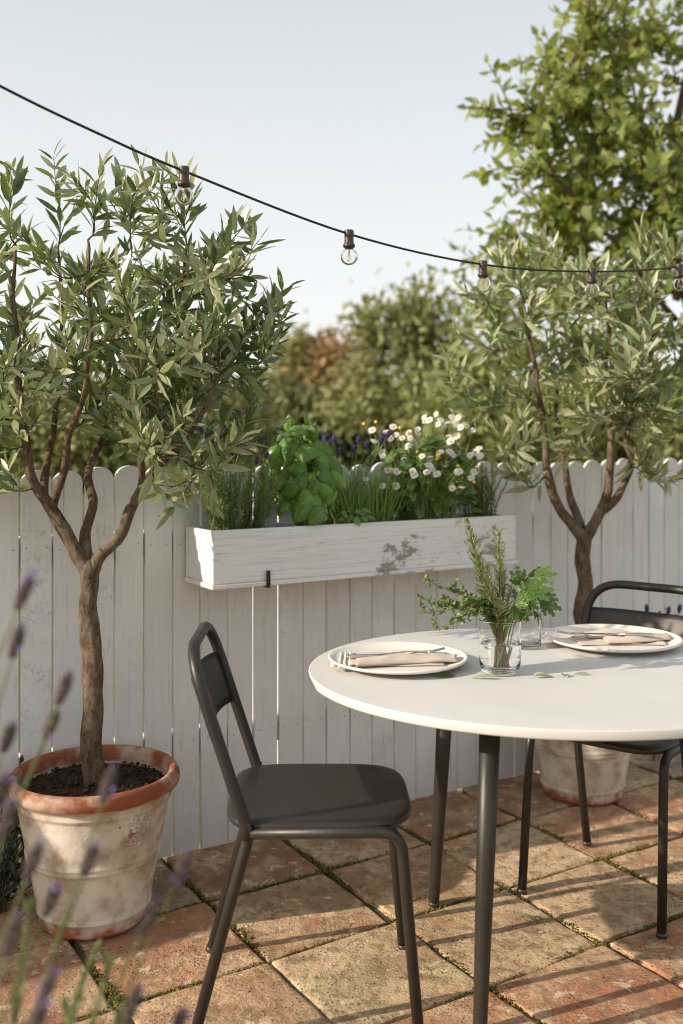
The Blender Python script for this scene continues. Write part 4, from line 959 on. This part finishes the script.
b = MB(); b.lathe(tumbler(.0375, .092, .012, .003, rb=.95), 40, wob=lambda a, z: (.02 * math.cos(10 * a) if .02 < z < .075 else 0)); b.build('glass_wall', M['pinkglass'], g2)

# posy
pz = GLA + Vector((0, 0, .012))
def stemline(b, foot, via, tip, r=(.0019, .0012), n=6): c = catmull([foot, via, tip], 8); b.tube(c, r, n); return c
def sprig(name, label): return thing(name, label, 'herb sprig', pz)
Zg = GLA.y
rs = sprig('rosemary_sprig', 'tall upright rosemary sprigs in the water glass'); rn = random.Random(3); st, fo = MB(), MB()
for (x, y, dzz, fx) in ((468, 524, .0, .012), (499, 536, -.01, .003), (487, 570, -.02, -.005), (503, 575, .02, .01), (478, 560, .01, .008), (510, 592, -.01, .0), (500, 604, -.035, .012), (489, 606, .02, -.01)):
    tip = px(x, y, Zg + dzz); foot = pz + Vector((fx, rn.uniform(-.012, .012), .004)); neck = GLA + Vector((((x - 500) / F * Zg) * .25, dzz * .4, .125))
    c = stemline(st, foot, neck, tip); needles(fo, c[7:], rn, .033, .0078, W=.0060, start=.0, seg=3, spread=(42, 78))
    needles(fo, c[5:8], rn, .026, .010, W=.004, start=.3, seg=3, spread=(20, 40))
st.build('stems', M['twig'], rs); fo.build('needles', M['rosemary_tip'], rs)
ts = sprig('thyme_sprig', 'trailing thyme sprigs leaning left over the glass rim'); rn = random.Random(13); st, fo = MB(), MB()
def thyme(c):
    for i in range(7, len(c)):
        for _ in range(5):
            p = c[i] + rv(rn, .002); fo.leaf(p, rv(rn) + Vector((0, 0, .3)), rv(rn), rn.uniform(.010, .017), rn.uniform(.006, .0095), .3, 4, 'ovate', .2)
for (x, y, dzz) in ((424, 612, -.02), (437, 628, -.05), (432, 583, .0), (446, 600, .03), (452, 618, -.04), (430, 602, .0), (455, 592, .01), (462, 610, .03), (466, 598, -.03), (440, 606, -.01)):
    tip = px(x, y, Zg + dzz); c = stemline(st, pz + Vector((rn.uniform(0, .02), rn.uniform(-.01, .01), .004)), GLA + Vector((-.022 + rn.uniform(-.015, .01), dzz * .3, .137 + rn.uniform(0, .01))), tip, (.0013, .0008), 5)
    thyme(c)
    for i in range(10, len(c), 3):
        e = c[i] + rv(rn, .010) + Vector((-.008, 0, .010)); s2 = [c[i], c[i].lerp(e, .5), e]; st.tube(s2, .0006, 4)
        for q in s2[1:]:
            for _ in range(5): fo.leaf(q, rv(rn) + Vector((0, 0, .3)), rv(rn), rn.uniform(.009, .015), rn.uniform(.006, .009), .3, 4, 'ovate', .2)
st.build('stems', M['thyme_stem'], ts); fo.build('leaves', M['thyme'], ts)
ps = sprig('parsley_sprig', 'flat parsley with broad jagged leaves leaning right over the rim'); rn = random.Random(23); st, fo = MB(), MB()
def lobed(b, p, d, n, L, curl=.5):
    """one jagged leaflet: a fan of pointed lobes round a common stalk"""
    d = d.normalized(); n = (n - d * n.dot(d)).normalized(); sd = d.cross(n)
    lob = ((-1.05, .60, .26), (-.52, .86, .30), (0, 1.0, .34), (.52, .86, .30), (1.05, .60, .26))
    for a, l, w_ in lob:
        dr = d * math.cos(a) + sd * math.sin(a); N = 9; cs = []; q = Vector(p)
        for i in range(N):
            t = i / (N - 1); aa = curl * t * (1 + .25 * math.sin(a * 5)); ddd = dr * math.cos(aa) - n * math.sin(aa)
            if i: q = q + ddd * (L * l / (N - 1))
            tooth = 1 + .42 * (1 if i % 2 else -1) * (t > .35)
            wv_ = L * w_ * .42 * (math.sin(PI * (t * .9 + .04) ** .95) ** .8) * tooth * (1 if i < N - 1 else .08)
            s2 = ddd.cross(n).normalized(); b.v += [q + s2 * wv_ + n * wv_ * .18, Vector(q) - n * .0006 * L / .05, q - s2 * wv_ + n * wv_ * .18]
        b0 = len(b.v) - 3 * N
        for i in range(N - 1):
            k = b0 + i * 3; b.quad(k, k + 1, k + 4, k + 3); b.quad(k + 1, k + 2, k + 5, k + 4)
for (x, y, dzz, L, dx, dz_, nx_) in ((548, 574, .0, .044, 1.0, .25, 0), (536, 566, .03, .030, .4, .9, .2), (554, 604, -.03, .046, 1.0, -.15, .1), (540, 590, -.05, .050, .9, .1, 0), (519, 573, .02, .040, -.1, 1.0, .2), (512, 585, .04, .036, -.4, .8, .2), (528, 588, -.02, .038, .3, .8, .1), (533, 612, -.055, .048, .25, -1.0, .2),
                                  (544, 618, -.01, .036, .8, -.6, .1), (522, 600, -.05, .040, .3, .4, 0), (516, 612, -.06, .036, .1, -.5, 0), (548, 594, .04, .04, .9, .2, .1), (530, 604, .03, .044, .6, -.2, 0), (524, 618, .02, .036, .5, -.5, 0)):
    base = px(x - dx * 13, y + dz_ * 12, Zg + dzz); c = stemline(st, pz + Vector((rn.uniform(-.012, .012), rn.uniform(-.012, .012), .004)), GLA + Vector((.02 + rn.uniform(-.01, .015), dzz * .3, .13)), base, (.0017, .0011), 6)
    lobed(fo, base, Vector((dx, rn.uniform(-.35, .1), dz_)), Vector((nx_ + rn.gauss(0, .6), -.55 + rn.gauss(0, .4), .7 + rn.gauss(0, .3))), L * 1.25, rn.uniform(.1, .9))
st.build('stems', M['herb_stem'], ps); fo.build('leaves', M['parsley'], ps)
# fallen leaves on the table
FL = [(447, 687, 2.33, .048, .020, 20, 'parsley', 'broad green leaf lying in front of the near plate'), (484, 687, 2.31, .062, .013, 172, 'olive_pale', 'long thin leaf lying in front of the glass'), (541, 682, 2.33, .044, .016, 28, 'petal', 'pale curled leaf in the middle of the fallen leaves'),
      (544, 685, 2.325, .052, .014, 5, 'olive_pale', 'thin green leaf under the pale curled leaf'), (565, 682, 2.34, .034, .02, 75, 'olive', 'small folded green leaf right of the pale curled leaf'), (581, 681, 2.35, .040, .010, 172, 'olive', 'narrow green leaf farthest right of the fallen leaves')]
rn = random.Random(5)
for x, y, Z, L, W, a, mt, lab in FL:
    p = px(x, y, Z); p.z = TZ + .0035; b = MB(); d = Vector((math.cos(R(a)), math.sin(R(a)), .10)); b.leaf(-d * L / 2, d, Vector((.05, -.25, 1)), L, W, .35, 8, 'lance', .35 if mt != 'petal' else .7)
    o = b.build('fallen_leaf', M[mt], org=p); tag(o, lab, 'leaf', 'leaves fallen on the table')
    mz = min(v.co.z for v in o.data.vertices); o.location.z = TZ + .0008 - mz

p = px(532, 917, 2.69); b = MB()
for k in range(4): b.leaf(Vector((-.03 + .016 * k, 0, 0)), Vector((.8, (-1) ** k * .55, .12)), Vector((0, 0, 1)), .026, .008, .3, 4, 'lance', .25)
b.tube([Vector((-.045, 0, .001)), Vector((0, .003, .003)), Vector((.03, 0, .002))], .0009, 5)
o = b.build('fallen_sprig', M['chive'], org=(p.x, p.y, 0)); o.location.z = .004 - min(v.co.z for v in o.data.vertices); o.rotation_euler = (0, 0, R(-18)); tag(o, 'tiny green sprig lying on a paving tile beneath the table', 'sprig')

# ------------------------------------------------------------------ string of bulbs
sl_ = thing('string_light', 'black cable of round clear bulbs strung across above the fence', 'string lights', px(349, 232, 2.55))
WP = [(-330, -150, 1.55), (-160, 0, 1.78), (0, 86, 2.02), (95, 132, 2.16), (184, 171, 2.30), (349, 234, 2.56), (483, 264.5, 2.81), (592, 271.5, 3.06), (679, 267, 3.31), (760, 255, 3.6), (850, 235, 4.0)]
wire = catmull([px(*q) for q in WP], 8)
b = MB(); b.tube(wire, .0031, 8); b.build('cable', M['cable'], sl_)
for x, y, Z in ((184, 171, 2.30), (349, 234, 2.56), (483, 264.5, 2.81), (592, 271.5, 3.06), (679, 267, 3.31)):
    p = px(x, y, Z); b = MB()
    b.lathe([(0, .010), (.0105, .010), (.0125, .008), (.0125, -.006), (.0118, -.0075), (.0122, -.024), (.0150, -.0265), (.0155, -.030), (.0150, -.034), (.0118, -.0355), (0, -.0355)], 20, c=p)
    o = b.build('lamp_holder', M['socket'], sl_)
    pr_ = [(.0112, -.0356)] + [(.0225 * math.sin(a), -.0575 + .0225 * math.cos(a)) for a in [R(32 + 148 * k / 14) for k in range(15)]]
    pr_ = [(max(r_, 0), z_) for r_, z_ in pr_]; inner = [(max(r_ - .0009, 0), z_ + (.0009 if k == len(pr_) - 1 else 0)) for k, (r_, z_) in enumerate(pr_)]
    b = MB(); b.lathe(pr_ + inner[::-1], 28, c=p); g = b.build('bulb_glass', M['bulbglass'], sl_); g.parent = o
    b = MB(); b.tube([p + Vector((0, 0, -.036)), p + Vector((0, 0, -.050))], (.0035, .0022), 8)
    for k in range(4):
        a = PI / 2 * k + .4; q = Vector((math.cos(a), math.sin(a), 0)); b.tube([p + q * .002 + Vector((0, 0, -.048)), p + q * .006 + Vector((0, 0, -.066)), p + q * .003 + Vector((0, 0, -.070))], .0007, 4)
    g = b.build('filament', M['filament'], sl_); g.parent = o

# ------------------------------------------------------------------ lavender in the foreground and by the fence
lv = thing('lavender_plant', 'tall blurred lavender with purple tips closest to the lens at lower left', 'lavender', (-.43, 1.12, -.014)); rn = random.Random(19)
hd = [(24, 592, 1.08, .30, 40), (17, 640, 1.1, .05, 34), (64, 688, 1.14, .35, 34), (52, 722, 1.15, .25, 30), (9, 735, 1.1, .25, 30), (108, 785, 1.1, .25, 36), (90, 860, 1.12, .3, 34), (52, 898, 1.12, .4, 30), (34, 858, 1.05, .3, 34), (6, 822, 1.0, .3, 40), (180, 872, 1.15, .5, 40),
      (148, 918, 1.15, .55, 38), (12, 935, .98, .1, 40), (46, 990, 1.0, .35, 38), (132, 1006, 1.05, .4, 40), (178, 1026, 1.05, .3, 36), (38, 1018, .95, .5, 36), (2, 790, 1.1, .1, 34)]
st = MB(); fo = MB()
for x, y, Z, ln, L in hd:
    tip = px(x, y, Z); base = lv.location + Vector((rn.uniform(-.10, .10), rn.uniform(-.1, .1), .0)); mid = Vector((tip.x - .10 * ln - .06, tip.y + rn.uniform(-.03, .03), tip.z - .26))
    c = catmull([base, base.lerp(mid, .5) + Vector((0, 0, .05)), mid, tip], 6); st.tube(c, (.0022, .0013), 5)
    d = (c[-1] - c[-3]).normalized(); f = MB(); lav_spike(f, tip - d * .018, d, L / F * Z * .95, .0092, rn, 0, 1, 7); f.build('flower_spike', [M['lav_calyx'], M['lav_petal']], lv)
    needles(fo, c[4:12], rn, .045, .035, W=.005, start=.05, seg=3, spread=(20, 45))
for k in range(60):
    p = lv.location + Vector((rn.gauss(0, .07), rn.gauss(0, .07), 0)); e = p + Vector((rn.gauss(0, .12), rn.gauss(0, .08), rn.uniform(.45, .72))); c = catmull([p, p.lerp(e, .5) + rv(rn, .02), e], 6); st.tube(c, (.0022, .0012), 4, cap=False); needles(fo, c, rn, .05, .02, W=.005, start=.3, seg=3, spread=(20, 50))
st.build('stems', M['lav_leaf'], lv); fo.build('foliage', M['lav_leaf'], lv)
l2 = thing('lavender_plant', 'dark lavender heads showing under the top bar of the far chair', 'lavender', px(662, 760, 3.98) * 1); l2.location.z = 0
l2.location = fen(2.06, .14, 0); rn = random.Random(29); st = MB()
for x, y in ((647, 612), (660, 619), (668, 614), (679, 612), (674, 622), (686, 618), (655, 624), (690, 606)):
    tip = px(x, y, 3.92 + rn.uniform(-.05, .05)); base = l2.location + Vector((rn.uniform(-.05, .05), rn.uniform(-.03, .03), 0)); c = catmull([base, base.lerp(tip, .6) + Vector((0, 0, .06)), tip], 6); st.tube(c, (.002, .0012), 4); needles(st, c[:8], rn, .05, .025, W=.005, seg=2)
    f = MB(); lav_spike(f, tip, c[-1] - c[-2], .030, .011, rn, 0, 0, 5); f.build('flower_spike', [M['lav_deep']], l2)
st.build('stems', M['lav_leaf'], l2)
sh = thing('dark_shrub', 'low dark glossy-leaved shrub at the fence foot left of the pot', 'shrub', fen(-.50, .09, 0)); rn = random.Random(41); st, fo = MB(), MB()
for k in range(22):
    e = sh.location + Vector((rn.gauss(0, .07), rn.gauss(0, .04), rn.uniform(.12, .40))); c = catmull([sh.location + rv(rn, .01), sh.location.lerp(e, .5) + rv(rn, .015), e], 4); st.tube(c, (.003, .0015), 4, cap=False)
    foliate(fo, c, rn, .25, .03, .04, .02, 'ovate', upb=.1)
st.build('stems', M['bark_dark'], sh); fo.build('foliage', M['shrubleaf'], sh)

# ------------------------------------------------------------------ trees beyond the fence
def broad_tree(root, trunk, limbs, clumps, n_per, seed, mat, L, W, bark, step=.06, span=.5, kids=2, prof='ovate', r_max=.03, lv=.35):
    rn = random.Random(seed); tm, cm = MB(), MB(); nodes = limb(tm, trunk[0], trunk[1], trunk[2], 10, .03, seed)[4:]
    for i, (pts, r0, r1) in enumerate(limbs): nodes += limb(tm, pts, r0, r1, 8, .03, seed + i)[3:]
    tg = []
    for c, r, k in clumps:
        for _ in range(int(n_per * k)): tg.append(in_ell(rn, c, r, .25))
    tw = grow(tm, nodes, tg, rn, .15, r_end=.004, r_max=r_max, n=5)
    for pts in tw:
        foliate(cm, pts, rn, span * rn.uniform(.7, 1.2), step, L, W, prof, (35, 80), (.1, .8), upb=-.15, lv=lv, pair=True, seg=3)
        for _ in range(kids):
            i = rn.randrange(max(1, len(pts) // 3), len(pts)); p = pts[i]; e = p + ((pts[-1] - pts[0]).normalized() * .5 + rv(rn, .55)).normalized() * span * rn.uniform(.5, .9)
            sp = catmull([p, p.lerp(e, .5) + rv(rn, .02) + Vector((0, 0, .02)), e], 3); tm.tube(sp, (.006, .003), 4, cap=False); foliate(cm, sp, rn, span * .8, step, L, W, prof, (35, 80), (.1, .8), upb=-.15, lv=lv, seg=3)
    tm.build('trunk', M[bark], root); cm.build('crown', M[mat], root); print(root.name, len(cm.f) // 6)
def cl(x, y, r, Z, k=1.0, ry=None, rd=None):
    c = px(x, y, Z); s = Z / F; return (tuple(c), (r * s, (rd or r) * s, (ry or r) * s), k)
Zp = 6.2
bt = thing('broadleaf_tree', 'large sunlit broad-leaved tree rising past the top right corner beyond the fence', 'tree', px(676, 700, Zp)); bt.location.z = -.03
bp = Vector((bt.location.x, bt.location.y, -.05))
broad_tree(bt, ([bp, px(705, 480, Zp), px(692, 320, Zp), px(668, 200, Zp), px(690, 60, Zp), px(700, -80, Zp)], .055, .015),
           [([px(676, 300, Zp), px(660, 200, Zp - .1), px(610, 130, Zp - .2), px(560, 100, Zp - .3)], .022, .006), ([px(676, 320, Zp), px(620, 250, Zp - .3), px(560, 180, Zp - .4), px(535, 140, Zp - .5)], .02, .005), ([px(670, 230, Zp), px(640, 120, Zp + .3), px(620, 30, Zp + .2)], .02, .006), ([px(676, 340, Zp), px(600, 310, Zp - .2), px(540, 270, Zp - .2)], .02, .005), ([px(676, 300, Zp), px(740, 200, Zp), px(790, 100, Zp)], .022, .006)],
           [cl(565, 75, 42, Zp - .2, 1.0, 40), cl(605, 50, 60, Zp, 1.2, 55), cl(580, 140, 70, Zp - .2, 1.6, 50), cl(640, 120, 70, Zp, 1.6, 80), cl(556, 195, 48, Zp - .2, 1.0, 38), cl(610, 215, 70, Zp, 1.5, 50), cl(660, 200, 60, Zp - .3, 1.3, 70), cl(548, 255, 40, Zp, .7, 36), cl(595, 290, 80, Zp + .1, 1.3, 50), cl(530, 124, 30, Zp - .3, .5, 20), cl(680, 20, 80, Zp, 1.6, 60), cl(730, 150, 90, Zp, 1.2, 120), cl(650, 350, 90, Zp + .2, 1.2, 70)],
           12, 77, 'pear', .118, .064, 'bark_red', step=.062, span=.5, r_max=.014)
Zm = 8.5
lt = thing('broadleaf_tree', 'pale green leafy tree just beyond the fence between the daisies and the right olive', 'tree', px(505, 600, Zm)); lt.location.z = -.03; bp = Vector((lt.location.x, lt.location.y, -.05))
broad_tree(lt, ([bp, px(505, 480, Zm), px(500, 400, Zm), px(495, 330, Zm)], .08, .02), [([px(503, 430, Zm), px(470, 390, Zm - .2), px(450, 350, Zm)], .03, .01), ([px(503, 430, Zm), px(550, 390, Zm), px(590, 360, Zm)], .03, .01)],
           [cl(470, 390, 38, Zm, 1.2, 55), cl(510, 350, 45, Zm, 1.2, 55), cl(500, 440, 65, Zm - .2, 1.6, 36), cl(460, 440, 40, Zm - .2, 1.0, 30), cl(560, 420, 60, Zm, 1.2, 50), cl(500, 290, 30, Zm, .6, 30), cl(640, 420, 70, Zm, 1.3, 55)], 15, 5, 'lime', .125, .07, 'bark_dark', step=.085, span=.55)
def far_tree(name, label, x, Z, clumps, n, seed, mat, L, W, bark='bark_dark', top=330, group=None):
    rn = random.Random(seed); root = thing(name, label, 'tree' if name != 'hedge' else 'hedge', px(x, 600, Z), 0, group); root.location.z = -.03; tm, cm = MB(), MB(); bp = Vector((root.location.x, root.location.y, -.05))
    tp = px(x, top, Z); tm.tube(catmull([bp, bp.lerp(tp, .5) + Vector((.1, 0, 0)), tp], 6), (.05 + .004 * Z, .03), 8)
    for c, r, k in clumps:
        c = Vector(c); p0 = bp.lerp(tp, rn.uniform(.3, .75)); tm.tube(catmull([p0, p0.lerp(c, .5) + rv(rn, .1), c], 5), (.035, .012), 6)
        for _ in range(int(n * k)):
            # sprays of leaves spread unevenly through the clump
            q = in_ell(rn, c, r, .2); d = (q - c).normalized() + rv(rn, .5) + Vector((0, 0, .2))
            q += Vector((noise.noise(q * 1.3), noise.noise(q * 1.3 + Vector((5, 0, 0))), noise.noise(q * 1.3 + Vector((0, 7, 0))))) * .35
            for _ in range(7): cm.leaf(q + rv(rn, L * .9), d + rv(rn, .7), rv(rn) + Vector((-.3, -.3, .6)), L * rn.uniform(.6, 1.1), W * rn.uniform(.7, 1.1), .4, 2, 'ovate', .2)
    tm.build('trunk', M[bark], root); cm.build('crown', M[mat], root); return root
Za = 13
far_tree('leafy_tree', 'loose olive-green tree in the middle distance, between the second and third bulbs', 420, Za, [cl(425, 320, 30, Za, 1, 28), cl(400, 350, 34, Za, 1.2, 28), cl(440, 355, 38, Za, 1.3, 36), cl(395, 395, 45, Za, 1.5, 35), cl(450, 400, 50, Za, 1.5, 40), cl(418, 296, 14, Za, .35, 16), cl(376, 345, 16, Za, .35, 12), cl(365, 390, 28, Za, .7, 22)], 78, 1, 'far_green', .17, .09)
Zb = 22
far_tree('autumn_tree', 'rust-orange autumn tree in the far distance above the chives', 332, Zb, [cl(335, 365, 20, Zb, 1.2, 16), cl(322, 385, 24, Zb, 1.2, 16), cl(348, 388, 18, Zb, .9, 16), cl(338, 352, 8, Zb, .35, 8), cl(312, 378, 10, Zb, .4, 10)], 110, 2, 'far_rust', .25, .14, top=360)
far_tree('slim_tree', 'slim dark green tree in the far distance beside the autumn tree', 297, Zb, [cl(298, 375, 9, Zb, 1, 26), cl(304, 362, 5, Zb, .4, 16), cl(290, 390, 12, Zb, .8, 20), cl(306, 395, 12, Zb, .8, 14)], 110, 3, 'far_green', .24, .12, top=350)
Zh = 16
def hedge(label, x, Z, cls, n, seed, mat, L, W): return far_tree('hedge', label, x, Z, cls, n, seed, mat, L, W, top=420)
hedge('dark green hedge behind the window box flowers', 330, Zh, [cl(250 + 30 * k, 425 + (k % 3) * 4, 32, Zh, 1.0, 30 + (k % 2) * 5, 40) for k in range(9)], 150, 6, 'far_dark', .2, .11)
hedge('mid green hedge behind the left olive tree', 100, 11, [cl(-60 + 34 * k, 428 + (k % 2) * 8, 44, 11, 1.2, 46 + 9 * (k % 3), 40) for k in range(10)], 130, 7, 'far_green', .15, .08)
hedge('leafy hedge behind the right olive tree', 620, 10.5, [cl(480 + 36 * k, 430, 40, 10.5, 1.0, 46, 40) for k in range(8)], 110, 8, 'far_green', .15, .08)
for o in list(bpy.data.objects):
    if 'worldbuilt' in o: del o['worldbuilt']
